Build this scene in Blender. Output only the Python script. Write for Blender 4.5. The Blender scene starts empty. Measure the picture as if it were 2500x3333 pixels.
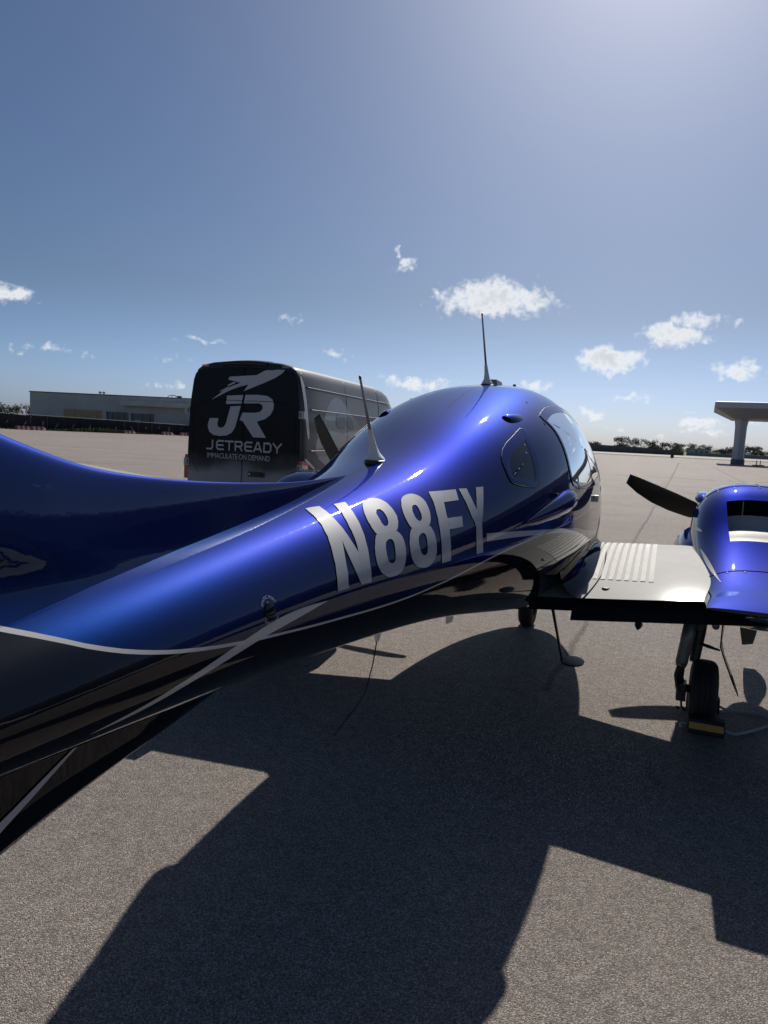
import bpy, bmesh, math, random
import numpy as np
from mathutils import Matrix, Vector
R = math.radians
random.seed(7)
scene = bpy.context.scene
COL = scene.collection

# ------------------------------------------------------------------ camera, sky, sun, exposure
PITCH, ROLL, EYE = R(6.2), R(2.9), 1.70
HEAD = R(21.5)                       # nose of the airplane, clockwise from the view direction
ORG = Vector((0.7547, 4.8963, 0.0))  # ground point between the main wheels
SUN_EL, SUN_AZ = R(39.4), R(18.4)    # azimuth clockwise from +Y

cam_d = bpy.data.cameras.new('camera')
cam = bpy.data.objects.new('camera', cam_d); COL.objects.link(cam)
cam_d.sensor_fit = 'VERTICAL'; cam_d.sensor_height = 34.6; cam_d.lens = 24.0
cam_d.clip_start = 0.05; cam_d.clip_end = 6000
_f = Vector((0, math.cos(PITCH), -math.sin(PITCH))); _u0 = Vector((0, math.sin(PITCH), math.cos(PITCH))); _r0 = Vector((1, 0, 0))
_r = math.cos(ROLL) * _r0 + math.sin(ROLL) * _u0
_u = -math.sin(ROLL) * _r0 + math.cos(ROLL) * _u0
m4 = Matrix.Identity(4)
for i in range(3):
    m4[i][0] = _r[i]; m4[i][1] = _u[i]; m4[i][2] = -_f[i]
m4[2][3] = EYE
cam.matrix_world = m4
scene.camera = cam

scene.view_settings.view_transform = 'Standard'
scene.view_settings.look = 'None'
scene.view_settings.exposure = 0.0
scene.view_settings.gamma = 1.0
scene.cycles.use_denoising = True
scene.cycles.max_bounces = 8
scene.cycles.sample_clamp_indirect = 6.0

SKY_STRENGTH = 0.05
CLOUDS = [(7.78, 10.75, 4.66, 1.29), (2.85, 11.21, 0.67, 0.34), (0.71, 12.97, 0.72, 0.48), (0.44, 13.91, 0.29, 0.39), (16.86, 6.45, 2.73, 0.86), (21.04, 8.26, 2.48, 0.69), (22.3, 9.24, 1.83, 0.47), (25.56, 5.68, 1.84, 0.64), (18.43, 3.58, 1.63, 0.32), (16.18, 2.46, 1.12, 0.42), (11.64, 4.52, 1.39, 0.37), (1.8, 4.23, 2.68, 0.53), (-27.81, 8.4, 1.63, 0.65), (-14.69, 6.47, 1.6, 0.2), (-4.71, 6.23, 1.16, 0.19), (-8.21, 8.49, 0.9, 0.18), (-25.19, 4.99, 1.11, 0.26), (-27.35, 4.93, 0.48, 0.15), (-22.64, 4.83, 0.42, 0.15), (-17.19, 4.95, 1.01, 0.14), (23.48, 1.95, 1.42, 0.49), (23.74, 1.29, 2.22, 0.22), (23.39, 2.88, 0.82, 0.16), (17.73, 1.24, 0.77, 0.14), (25.24, 9.0, 0.49, 0.21), (-16.88, 2.91, 1.13, 0.16), (19.99, 0.66, 1.29, 0.14), (26.69, 1.96, 1.16, 0.17)]

def build_world():
    w = bpy.data.worlds.new('World'); scene.world = w; w.use_nodes = True
    nt = w.node_tree; N = nt.nodes; L = nt.links
    for n in list(N): N.remove(n)
    def node(t, **k):
        n = N.new(t)
        for a, v in k.items(): setattr(n, a, v)
        return n
    def math_(op, a, b=None, c=None, clamp=False):
        n = node('ShaderNodeMath', operation=op); n.use_clamp = clamp
        for i, v in enumerate((a, b, c)):
            if v is None: continue
            if isinstance(v, (int, float)): n.inputs[i].default_value = v
            else: L.new(v, n.inputs[i])
        return n.outputs[0]
    sky = node('ShaderNodeTexSky', sky_type='NISHITA')
    sky.sun_disc = False; sky.sun_elevation = SUN_EL; sky.sun_rotation = SUN_AZ
    sky.altitude = 0; sky.air_density = 1.0; sky.dust_density = 1.15; sky.ozone_density = 6.0
    tc = node('ShaderNodeTexCoord')
    sep = node('ShaderNodeSeparateXYZ'); L.new(tc.outputs['Generated'], sep.inputs[0])
    az = math_('MULTIPLY', math_('ARCTAN2', sep.outputs[0], sep.outputs[1]), 180 / math.pi)
    el = math_('MULTIPLY', math_('ARCSINE', sep.outputs[2]), 180 / math.pi)
    p = node('ShaderNodeCombineXYZ'); L.new(az, p.inputs[0]); L.new(el, p.inputs[1])
    # wobble the coordinates so every cloud gets its own ragged outline
    nz = node('ShaderNodeTexNoise', noise_dimensions='3D'); L.new(p.outputs[0], nz.inputs['Vector'])
    nz.inputs['Scale'].default_value = 0.55; nz.inputs['Detail'].default_value = 7; nz.inputs['Roughness'].default_value = 0.55
    wob = node('ShaderNodeVectorMath', operation='MULTIPLY_ADD'); L.new(nz.outputs['Color'], wob.inputs[0])
    wob.inputs[1].default_value = (4.6, 2.3, 0); 
    sub = node('ShaderNodeVectorMath', operation='ADD'); L.new(p.outputs[0], sub.inputs[0]); sub.inputs[1].default_value = (-2.3, -1.15, 0)
    L.new(sub.outputs[0], wob.inputs[2])
    dist = None
    for (a, e, da, de) in CLOUDS:
        v = node('ShaderNodeVectorMath', operation='MULTIPLY_ADD'); L.new(wob.outputs[0], v.inputs[0])
        da *= 1.12; de = de * 1.15 + 0.05
        v.inputs[1].default_value = (1 / da, 1 / de, 0); v.inputs[2].default_value = (-a / da, -e / de, 0)
        ln = node('ShaderNodeVectorMath', operation='LENGTH'); L.new(v.outputs[0], ln.inputs[0])
        # wide clouds fall off over the same angle as small ones
        dd = math_('MULTIPLY', math_('SUBTRACT', ln.outputs['Value'], 1.0), min(de, 1.0))
        dist = dd if dist is None else math_('MINIMUM', dist, dd)
    # the rest of the sky carries the same scattered small cumulus (seen only in reflections)
    off = math_('GREATER_THAN', math_('ABSOLUTE', math_('ADD', az, -0.5)), 33.0)
    st = node('ShaderNodeVectorMath', operation='MULTIPLY'); L.new(p.outputs[0], st.inputs[0]); st.inputs[1].default_value = (0.10, 0.36, 0)
    n2 = node('ShaderNodeTexNoise'); L.new(st.outputs[0], n2.inputs['Vector']); n2.inputs['Scale'].default_value = 1.0; n2.inputs['Detail'].default_value = 7; n2.inputs['Roughness'].default_value = 0.6
    low = math_('MULTIPLY', math_('LESS_THAN', el, 14.0), off)
    gen = math_('ADD', math_('MULTIPLY', math_('SUBTRACT', 0.60, n2.outputs['Fac']), 6.0), math_('MULTIPLY', math_('SUBTRACT', 1.0, low), 9.0))
    dist = math_('MINIMUM', dist, gen)
    fine = node('ShaderNodeTexNoise'); L.new(p.outputs[0], fine.inputs['Vector']); fine.inputs['Scale'].default_value = 1.7; fine.inputs['Detail'].default_value = 7; fine.inputs['Roughness'].default_value = 0.56
    dens = math_('ADD', math_('MULTIPLY', dist, -1.0), math_('MULTIPLY', math_('SUBTRACT', fine.outputs['Fac'], 0.47), 1.25))
    mr = node('ShaderNodeMapRange', interpolation_type='SMOOTHSTEP'); L.new(dens, mr.inputs['Value'])
    mr.inputs['From Min'].default_value = 0.0; mr.inputs['From Max'].default_value = 0.72; mr.inputs['To Max'].default_value = 0.96
    core = node('ShaderNodeMapRange', interpolation_type='SMOOTHSTEP'); L.new(dens, core.inputs['Value'])
    core.inputs['From Min'].default_value = 0.30; core.inputs['From Max'].default_value = 1.1
    ccol = node('ShaderNodeMixRGB'); L.new(core.outputs[0], ccol.inputs[0])
    k = 0.055 / SKY_STRENGTH
    ccol.inputs[1].default_value = (17.0 * k, 17.4 * k, 17.8 * k, 1); ccol.inputs[2].default_value = (12.0 * k, 12.6 * k, 13.4 * k, 1)
    # moist air near the horizon: paler and bluer than the model's, the same all round
    hz = node('ShaderNodeMapRange', interpolation_type='SMOOTHSTEP'); L.new(el, hz.inputs['Value']); hz.inputs['From Min'].default_value = -1.0; hz.inputs['From Max'].default_value = 11.0
    tint = node('ShaderNodeMixRGB'); L.new(hz.outputs[0], tint.inputs[0]); tint.inputs[1].default_value = (1.30, 1.55, 2.2, 1); tint.inputs[2].default_value = (0.97, 1.0, 1.07, 1)
    skt = node('ShaderNodeMixRGB', blend_type='MULTIPLY'); skt.inputs[0].default_value = 1.0; L.new(sky.outputs[0], skt.inputs[1]); L.new(tint.outputs[0], skt.inputs[2])
    mix = node('ShaderNodeMixRGB'); L.new(mr.outputs[0], mix.inputs[0]); L.new(skt.outputs[0], mix.inputs[1]); L.new(ccol.outputs[0], mix.inputs[2])
    bg = node('ShaderNodeBackground'); bg.inputs['Strength'].default_value = SKY_STRENGTH
    L.new(mix.outputs[0], bg.inputs[0])
    # no cloud stands higher than 16 degrees: above that only the plain sky is evaluated
    bg0 = node('ShaderNodeBackground'); bg0.inputs['Strength'].default_value = SKY_STRENGTH; L.new(skt.outputs[0], bg0.inputs[0])
    band = math_('MULTIPLY', math_('LESS_THAN', el, 16.0), math_('GREATER_THAN', el, -0.5))
    ms = node('ShaderNodeMixShader'); L.new(band, ms.inputs[0]); L.new(bg0.outputs[0], ms.inputs[1]); L.new(bg.outputs[0], ms.inputs[2])
    o = node('ShaderNodeOutputWorld'); L.new(ms.outputs[0], o.inputs[0])
    w.cycles.sampling_method = 'MANUAL'; w.cycles.sample_map_resolution = 512
build_world()

sun_d = bpy.data.lights.new('sun', 'SUN'); sun_d.energy = 5.0; sun_d.angle = R(0.53); sun_d.color = (1.0, 0.95, 0.88)
sun = bpy.data.objects.new('sun', sun_d); COL.objects.link(sun)
_sd = Vector((math.sin(SUN_AZ) * math.cos(SUN_EL), math.cos(SUN_AZ) * math.cos(SUN_EL), math.sin(SUN_EL)))
sun.rotation_euler = _sd.to_track_quat('Z', 'Y').to_euler()
sun.location = _sd * 200

# ------------------------------------------------------------------ helpers
def tag(o, label=None, cat=None, group=None, kind=None):
    if label: o['label'] = label
    if cat: o['category'] = cat
    if group: o['group'] = group
    if kind: o['kind'] = kind
    return o
def empty(name, loc=(0, 0, 0), rz=0.0):
    o = bpy.data.objects.new(name, None); COL.objects.link(o); o.location = loc; o.rotation_euler = (0, 0, rz); o.empty_display_size = 0.2
    return o
def mesh(name, v, f, mat, parent=None, smooth=False, fmats=None):
    me = bpy.data.meshes.new(name)
    me.from_pydata([tuple(map(float, q)) for q in v], [], [tuple(int(i) for i in q) for q in f])
    for mt in (mat if isinstance(mat, (list, tuple)) else [mat]): me.materials.append(mt)
    if fmats is not None:
        for p, i in zip(me.polygons, fmats): p.material_index = i
    bm = bmesh.new(); bm.from_mesh(me); bmesh.ops.recalc_face_normals(bm, faces=bm.faces); bm.to_mesh(me); bm.free()
    if smooth:
        for p in me.polygons: p.use_smooth = True
        if smooth != True: me.set_sharp_from_angle(angle=R(smooth))
    o = bpy.data.objects.new(name, me); COL.objects.link(o); o.parent = parent
    return o
class MB:
    """collects primitive shapes for one mesh"""
    def __init__(s): s.v = []; s.f = []
    def add(s, v, f):
        n = len(s.v); s.v += [tuple(q) for q in v]; s.f += [tuple(i + n for i in q) for q in f]; return s
    def box(s, x0, x1, y0, y1, z0, z1):
        v = [(x, y, z) for x in (x0, x1) for y in (y0, y1) for z in (z0, z1)]
        return s.add(v, [(0, 1, 3, 2), (4, 6, 7, 5), (0, 4, 5, 1), (2, 3, 7, 6), (0, 2, 6, 4), (1, 5, 7, 3)])
    def tube(s, pts, rad, n=10, cap=True, squash=None):
        pts = [Vector(p) for p in pts]; rad = rad if isinstance(rad, (list, tuple)) else [rad] * len(pts)
        vs = []; ref = None
        for i, p in enumerate(pts):
            d = (pts[min(i + 1, len(pts) - 1)] - pts[max(i - 1, 0)]).normalized()
            if ref is None: ref = Vector((0, 0, 1)) if abs(d.z) < .9 else Vector((1, 0, 0))
            a = (ref - d * ref.dot(d)).normalized(); b = d.cross(a); ref = a
            sq = squash or 1.0
            for k in range(n):
                t = 2 * math.pi * k / n; vs.append(p + (a * math.cos(t) * sq + b * math.sin(t)) * rad[i])
        f = []
        for i in range(len(pts) - 1):
            for k in range(n):
                k2 = (k + 1) % n; f.append((i * n + k, i * n + k2, (i + 1) * n + k2, (i + 1) * n + k))
        if cap: f.append(tuple(range(n))[::-1]); f.append(tuple((len(pts) - 1) * n + k for k in range(n)))
        return s.add(vs, f)
    def lathe(s, prof, axis_o, axis_d, n=32):
        """prof: list of (along, radius)"""
        d = Vector(axis_d).normalized(); a = d.orthogonal().normalized(); b = d.cross(a); o = Vector(axis_o); vs = []
        for (t, r) in prof:
            for k in range(n):
                q = 2 * math.pi * k / n; vs.append(o + d * t + (a * math.cos(q) + b * math.sin(q)) * r)
        f = []
        for i in range(len(prof) - 1):
            for k in range(n):
                k2 = (k + 1) % n; f.append((i * n + k, i * n + k2, (i + 1) * n + k2, (i + 1) * n + k))
        f.append(tuple(range(n))[::-1]); f.append(tuple((len(prof) - 1) * n + k for k in range(n)))
        return s.add(vs, f)
    def prism(s, poly, f3, h):
        """poly of 2-D points; f3 maps (u, v, w) to 3-D; w in 0..h"""
        n = len(poly); v = [f3(u, q, 0) for u, q in poly] + [f3(u, q, h) for u, q in poly]
        f = [tuple(range(n))[::-1], tuple(range(n, 2 * n))] + [(i, (i + 1) % n, n + (i + 1) % n, n + i) for i in range(n)]
        return s.add(v, f)
    def build(s, name, mat, parent=None, smooth=False): return mesh(name, s.v, s.f, mat, parent, smooth)
def grid(V, closed_v=False, cap=False):
    nu, nv = len(V), len(V[0]); v = [p for row in V for p in row]; f = []
    for i in range(nu - 1):
        for j in range(nv if closed_v else nv - 1):
            j2 = (j + 1) % nv; f.append((i * nv + j, i * nv + j2, (i + 1) * nv + j2, (i + 1) * nv + j))
    if cap: f.append(tuple(range(nv))[::-1]); f.append(tuple((nu - 1) * nv + j for j in range(nv)))
    return v, f

# ------------------------------------------------------------------ materials
MATS = {}
def mat(name, col=(.5, .5, .5), rough=.5, metal=0.0, coat=0.0, coat_rough=.03, spec=.5, noise=None, bump=None, alpha=1.0, emit=None):
    """principled material; noise = (scale, amount) varies the value, bump = (scale, strength)"""
    if name in MATS: return MATS[name]
    m = bpy.data.materials.new(name); m.use_nodes = True; nt = m.node_tree; b = nt.nodes['Principled BSDF']
    b.inputs['Base Color'].default_value = (*col, 1); b.inputs['Roughness'].default_value = rough; b.inputs['Metallic'].default_value = metal
    b.inputs['Coat Weight'].default_value = coat; b.inputs['Coat Roughness'].default_value = coat_rough; b.inputs['Specular IOR Level'].default_value = spec
    tc = nt.nodes.new('ShaderNodeTexCoord')
    if noise:
        n = nt.nodes.new('ShaderNodeTexNoise'); n.inputs['Scale'].default_value = noise[0]; n.inputs['Detail'].default_value = 6; n.inputs['Roughness'].default_value = .65
        nt.links.new(tc.outputs['Object'], n.inputs['Vector'])
        mr = nt.nodes.new('ShaderNodeMapRange'); nt.links.new(n.outputs['Fac'], mr.inputs[0]); mr.inputs[1].default_value = .25; mr.inputs[2].default_value = .75
        mr.inputs[3].default_value = 1 - noise[1]; mr.inputs[4].default_value = 1 + noise[1]
        h = nt.nodes.new('ShaderNodeVectorMath'); h.operation = 'SCALE'; h.inputs[0].default_value = col; nt.links.new(mr.outputs[0], h.inputs['Scale'])
        nt.links.new(h.outputs[0], b.inputs['Base Color'])
    if bump:
        n = nt.nodes.new('ShaderNodeTexNoise'); n.inputs['Scale'].default_value = bump[0]; n.inputs['Detail'].default_value = 5
        nt.links.new(tc.outputs['Object'], n.inputs['Vector'])
        bp = nt.nodes.new('ShaderNodeBump'); bp.inputs['Strength'].default_value = bump[1]; bp.inputs['Distance'].default_value = .01
        nt.links.new(n.outputs['Fac'], bp.inputs['Height']); nt.links.new(bp.outputs[0], b.inputs['Normal'])
    if emit:
        b.inputs['Emission Color'].default_value = (*emit[:3], 1); b.inputs['Emission Strength'].default_value = emit[3]
    MATS[name] = m; return m

BLUE = (0.0030, 0.0118, 0.062)
DARK = (0.004, 0.005, 0.009)
def blue_paint(name, boundary=None, line_w=.012, swoosh=None, extra=None):
    """metallic blue clear-coated paint; below the curve `boundary` (forward -> height) it turns black, with a silver pinstripe on the seam"""
    m = bpy.data.materials.new(name); m.use_nodes = True; nt = m.node_tree; N = nt.nodes; L = nt.links; b = N['Principled BSDF']
    tc = N.new('ShaderNodeTexCoord')
    def mth(op, a, c=None, cl=False):
        n = N.new('ShaderNodeMath'); n.operation = op; n.use_clamp = cl
        for i, v in enumerate((a, c)):
            if v is None: continue
            if isinstance(v, (int, float)): n.inputs[i].default_value = v
            else: L.new(v, n.inputs[i])
        return n.outputs[0]
    def mix(f, a, c):
        n = N.new('ShaderNodeMixRGB')
        for i, v in enumerate((f, a, c)):
            if isinstance(v, tuple): n.inputs[i].default_value = (*v, 1)
            elif isinstance(v, (int, float)): n.inputs[i].default_value = v
            else: L.new(v, n.inputs[i])
        return n.outputs[0]
    # metal flake: tiny random tilt + value
    vo = N.new('ShaderNodeTexVoronoi'); vo.inputs['Scale'].default_value = 900; L.new(tc.outputs['Object'], vo.inputs['Vector'])
    fl = N.new('ShaderNodeMapRange'); L.new(vo.outputs['Color'], fl.inputs[0]); fl.inputs[3].default_value = .8; fl.inputs[4].default_value = 1.25
    bl = N.new('ShaderNodeVectorMath'); bl.operation = 'SCALE'; bl.inputs[0].default_value = BLUE; L.new(fl.outputs[0], bl.inputs['Scale'])
    col = bl.outputs[0]; metal = 1.0
    if boundary:
        sp = N.new('ShaderNodeSeparateXYZ'); L.new(tc.outputs['Object'], sp.inputs[0])
        u = mth('DIVIDE', mth('ADD', sp.outputs[1], 6.0), 9.0, True)
        def curve(pts):
            fc = N.new('ShaderNodeFloatCurve'); cm = fc.mapping; cv = cm.curves[0]; cm.use_clip = True
            pts = sorted(pts); q = [((y + 6.0) / 9.0, z / 2.5) for y, z in pts]
            cv.points[0].location = q[0]; cv.points[-1].location = q[-1]
            for w in q[1:-1]: cv.points.new(*w)
            cm.update(); L.new(u, fc.inputs['Value']); fc.inputs['Factor'].default_value = 1.0
            return mth('MULTIPLY', fc.outputs[0], 2.5)
        zb = curve(boundary)
        below = mth('LESS_THAN', sp.outputs[2], zb)
        inl = mth('LESS_THAN', mth('ABSOLUTE', mth('SUBTRACT', sp.outputs[2], zb)), curve(line_w) if isinstance(line_w, list) else line_w)
        col = mix(below, col, DARK)
        sil = inl
        if swoosh:
            for (top, bot) in swoosh:
                a_ = mth('LESS_THAN', sp.outputs[2], curve(top)); c_ = mth('GREATER_THAN', sp.outputs[2], curve(bot))
                rng = mth('MULTIPLY', mth('GREATER_THAN', sp.outputs[1], min(p[0] for p in top)), mth('LESS_THAN', sp.outputs[1], max(p[0] for p in top)))
                sil = mth('MAXIMUM', sil, mth('MULTIPLY', mth('MULTIPLY', a_, c_), rng))
        col = mix(sil, col, (0.42, 0.42, 0.42))
        n = N.new('ShaderNodeMixRGB'); n.inputs[0].default_value = .5
        metal = mth('MULTIPLY', mth('SUBTRACT', 1.0, mth('MAXIMUM', below, sil)), 1.0)
    L.new(col, b.inputs['Base Color'])
    if isinstance(metal, float): b.inputs['Metallic'].default_value = metal
    else: L.new(metal, b.inputs['Metallic'])
    b.inputs['Roughness'].default_value = .48; b.inputs['Specular Tint'].default_value = (.36, .44, .62, 1); b.inputs['Specular IOR Level'].default_value = .0
    b.inputs['Coat Weight'].default_value = 1.0; b.inputs['Coat Roughness'].default_value = .015; b.inputs['Coat IOR'].default_value = 1.42
    # orange peel
    nz = N.new('ShaderNodeTexNoise'); nz.inputs['Scale'].default_value = 60; nz.inputs['Detail'].default_value = 2; L.new(tc.outputs['Object'], nz.inputs['Vector'])
    bp = N.new('ShaderNodeBump'); bp.inputs['Strength'].default_value = .012; bp.inputs['Distance'].default_value = .01; L.new(nz.outputs['Fac'], bp.inputs['Height'])
    L.new(bp.outputs[0], b.inputs['Coat Normal'])
    # swirl-marked clear coat: a faint broad gloss around the mirror reflection
    g = N.new('ShaderNodeBsdfGlossy'); g.inputs['Roughness'].default_value = .36; g.inputs['Color'].default_value = (1, 1, 1, 1)
    mxs = N.new('ShaderNodeMixShader'); mxs.inputs[0].default_value = .002; L.new(b.outputs[0], mxs.inputs[1]); L.new(g.outputs[0], mxs.inputs[2])
    L.new(mxs.outputs[0], N['Material Output'].inputs['Surface'])
    return m

M_BLUE = blue_paint('blue_metallic_paint')
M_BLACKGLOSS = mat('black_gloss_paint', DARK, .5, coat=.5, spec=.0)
M_BLACK = mat('black_plastic', (.008, .008, .009), .45, noise=(30, .3))
M_VOID = mat('duct_black', (.004, .004, .004), .9)
M_RUBBER = mat('tyre_rubber', (.012, .012, .012), .75, noise=(25, .3), bump=(80, .3))
M_METAL = mat('brushed_steel', (.32, .32, .33), .35, metal=1.0, noise=(20, .2))
M_GREYMET = mat('grey_anodised', (.16, .165, .17), .4, metal=.6, noise=(18, .2))
M_SILVER = mat('silver_wing_paint', (.35, .345, .325), .6, metal=.0, coat=.09, coat_rough=.10, spec=.08, noise=(5, .09), bump=(120, .02))
M_LETTER = mat('silver_vinyl', (.36, .37, .39), .55, coat=.35, spec=.2)
M_WHITE = mat('white_plastic', (.74, .74, .72), .4, noise=(30, .06))
M_PLATE = mat('beige_heat_shield', (.40, .38, .33), .6, noise=(8, .08), bump=(30, .05))
M_GRIT = mat('walkway_grit', (.72, .69, .63), .55, noise=(260, .55), bump=(420, 1.0), spec=1.0)
M_FLAP = mat('flap_black', (.004, .0045, .006), .6, spec=.25)
M_PROP = mat('propeller_black', (.006, .0065, .008), .38, noise=(14, .25))
M_YELLOW = mat('yellow_tape', (.55, .25, .01), .45, noise=(20, .15))
M_ROPE = mat('grey_rope', (.42, .42, .42), .8, noise=(150, .3), bump=(250, .6))
M_LINER = mat('cabin_liner_beige', (.20, .185, .155), .85, noise=(9, .1))
M_SEAT = mat('seat_leather', (.30, .26, .21), .6, noise=(12, .12))
M_BRAKE = mat('brake_dark_metal', (.05, .048, .045), .5, metal=.7, noise=(30, .4))

def glass(name, tint, mixf):
    m = bpy.data.materials.new(name); m.use_nodes = True; nt = m.node_tree; N = nt.nodes; L = nt.links
    for n in list(N): N.remove(n)
    t = N.new('ShaderNodeBsdfTransparent'); t.inputs[0].default_value = (*tint, 1)
    g = N.new('ShaderNodeBsdfGlossy'); g.inputs['Roughness'].default_value = .01; g.inputs[0].default_value = (1, 1, 1, 1)
    f = N.new('ShaderNodeFresnel'); f.inputs[0].default_value = 1.5
    mr = N.new('ShaderNodeMath'); mr.operation = 'ADD'; L.new(f.outputs[0], mr.inputs[0]); mr.inputs[1].default_value = mixf
    x = N.new('ShaderNodeMixShader'); L.new(mr.outputs[0], x.inputs[0]); L.new(t.outputs[0], x.inputs[1]); L.new(g.outputs[0], x.inputs[2])
    o = N.new('ShaderNodeOutputMaterial'); L.new(x.outputs[0], o.inputs[0]); return m
M_GLASS = glass('tinted_window', (.12, .125, .135), .0)
# ------------------------------------------------------------------ ground
def asphalt():
    m = bpy.data.materials.new('old_asphalt'); m.use_nodes = True; nt = m.node_tree; N = nt.nodes; L = nt.links; b = N['Principled BSDF']
    tc = N.new('ShaderNodeTexCoord'); P = tc.outputs['Object']
    def mth(op, a, c=None, d=None, cl=False):
        n = N.new('ShaderNodeMath'); n.operation = op; n.use_clamp = cl
        for i, v in enumerate((a, c, d)):
            if v is None: continue
            if isinstance(v, (int, float)): n.inputs[i].default_value = v
            else: L.new(v, n.inputs[i])
        return n.outputs[0]
    def noise(s, det=4, ro=.6, vec=P):
        n = N.new('ShaderNodeTexNoise'); n.inputs['Scale'].default_value = s; n.inputs['Detail'].default_value = det; n.inputs['Roughness'].default_value = ro; L.new(vec, n.inputs['Vector']); return n.outputs['Fac']
    def rng(v, a, c, d, e):
        n = N.new('ShaderNodeMapRange'); L.new(v, n.inputs[0])
        for i, q in enumerate((a, c, d, e)): n.inputs[i + 1].default_value = q
        return n.outputs[0]
    vo = N.new('ShaderNodeTexVoronoi'); vo.inputs['Scale'].default_value = 240; L.new(P, vo.inputs['Vector'])
    sx = N.new('ShaderNodeSeparateXYZ'); L.new(vo.outputs['Color'], sx.inputs[0])
    stone = mth('POWER', sx.outputs[0], 2.2)
    fine = noise(330, 3, .7); mid = noise(14, 5, .6); big = noise(.55, 4, .6); huge = noise(.06, 3, .5)
    val = mth('MULTIPLY', rng(stone, 0, 1, .60, 1.8), rng(fine, .28, .72, .45, 1.55))
    val = mth('MULTIPLY', val, rng(mid, .3, .7, .86, 1.14))
    val = mth('MULTIPLY', val, rng(big, .3, .7, .90, 1.10))
    val = mth('MULTIPLY', val, rng(huge, .3, .7, .93, 1.07))
    # paving lane joints, about every 5 m, wandering a little
    sp = N.new('ShaderNodeSeparateXYZ'); L.new(P, sp.inputs[0]); X, Y = sp.outputs[0], sp.outputs[1]
    wob = mth('MULTIPLY', mth('SUBTRACT', noise(.05, 4, .6), .5), 3.2)
    q = mth('ADD', mth('ADD', mth('MULTIPLY', X, .035), Y), wob)
    fr = mth('ABSOLUTE', mth('SUBTRACT', mth('FRACT', mth('DIVIDE', q, 5.1)), .5))
    patch = rng(noise(.09, 3, .6), .42, .6, .15, 1.0)
    farm = rng(Y, 14, 30, 0, 1)
    lane = mth('MULTIPLY', mth('MULTIPLY', rng(fr, 0, .05, 1, 0), patch), farm)
    val = mth('MULTIPLY', val, mth('SUBTRACT', 1.0, mth('MULTIPLY', lane, .36)))
    # two long sealed cracks, given as straight runs in metres
    for (x0, y0, x1, y1, w) in ((1.18, 4.74, 15.88, 39.72, .030), (15.88, 39.72, 37.6, 91.8, .08), (17.1, 32.3, 35.8, 78.2, .07)):
        dx, dy = x1 - x0, y1 - y0; l = math.hypot(dx, dy); nx, ny = -dy / l, dx / l
        s = mth('ADD', mth('MULTIPLY', X, nx), mth('ADD', mth('MULTIPLY', Y, ny), -(x0 * nx + y0 * ny)))
        s = mth('ADD', s, mth('MULTIPLY', mth('SUBTRACT', noise(1.2, 4, .6), .5), .16))
        t = mth('ADD', mth('MULTIPLY', X, dx / l), mth('ADD', mth('MULTIPLY', Y, dy / l), -(x0 * dx / l + y0 * dy / l)))
        on = mth('MULTIPLY', mth('GREATER_THAN', t, 0.0), mth('LESS_THAN', t, l))
        k = mth('MULTIPLY', rng(mth('ABSOLUTE', s), w * .4, w * 1.3, 1, 0), on)
        val = mth('MULTIPLY', val, mth('SUBTRACT', 1.0, mth('MULTIPLY', k, .42)))
    # dry stains and faint rubber scuffs with shapes of their own
    st = rng(noise(.9, 6, .65), .60, .74, 0, 1); val = mth('MULTIPLY', val, mth('SUBTRACT', 1.0, mth('MULTIPLY', st, .16)))
    wv = N.new('ShaderNodeTexWave'); wv.wave_type = 'RINGS'; wv.inputs['Scale'].default_value = .012; wv.inputs['Distortion'].default_value = 7; wv.inputs['Detail'].default_value = 3; wv.inputs['Detail Scale'].default_value = .6; L.new(P, wv.inputs['Vector'])
    sk = mth('MULTIPLY', rng(wv.outputs['Fac'], .965, 1.0, 0, 1), mth('MULTIPLY', rng(noise(.03, 3, .5), .45, .6, 0, 1), farm)); val = mth('MULTIPLY', val, mth('SUBTRACT', 1.0, mth('MULTIPLY', sk, .22)))
    # open pits between the stones
    pit = rng(noise(60, 3, .6), .62, .70, 0, 1); val = mth('MULTIPLY', val, mth('SUBTRACT', 1.0, mth('MULTIPLY', pit, .6)))
    tint = N.new('ShaderNodeMixRGB'); L.new(sx.outputs[1], tint.inputs[0]); tint.inputs[1].default_value = (.272, .230, .196, 1); tint.inputs[2].default_value = (.245, .219, .197, 1)
    sc = N.new('ShaderNodeVectorMath'); sc.operation = 'SCALE'; L.new(tint.outputs[0], sc.inputs[0]); L.new(val, sc.inputs['Scale'])
    L.new(sc.outputs[0], b.inputs['Base Color'])
    L.new(rng(sx.outputs[2], .90, .97, .10, 1.0), b.inputs['Specular IOR Level'])
    # a few polished stones glint, the binder stays dull
    L.new(rng(sx.outputs[2], .86, .97, .85, .28), b.inputs['Roughness'])
    h = mth('ADD', mth('MULTIPLY', vo.outputs['Distance'], -.8), mth('MULTIPLY', fine, .6))
    bp = N.new('ShaderNodeBump'); bp.inputs['Strength'].default_value = .9; bp.inputs['Distance'].default_value = .006; L.new(h, bp.inputs['Height']); L.new(bp.outputs[0], b.inputs['Normal'])
    return m
M_ASPH = asphalt()
M_GRASS = mat('dry_grass_ground', (.085, .088, .038), .95, noise=(.8, .35), bump=(6, .5))
M_RUNWAY = mat('pale_runway', (.30, .28, .25), .85, noise=(.4, .12))

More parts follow.
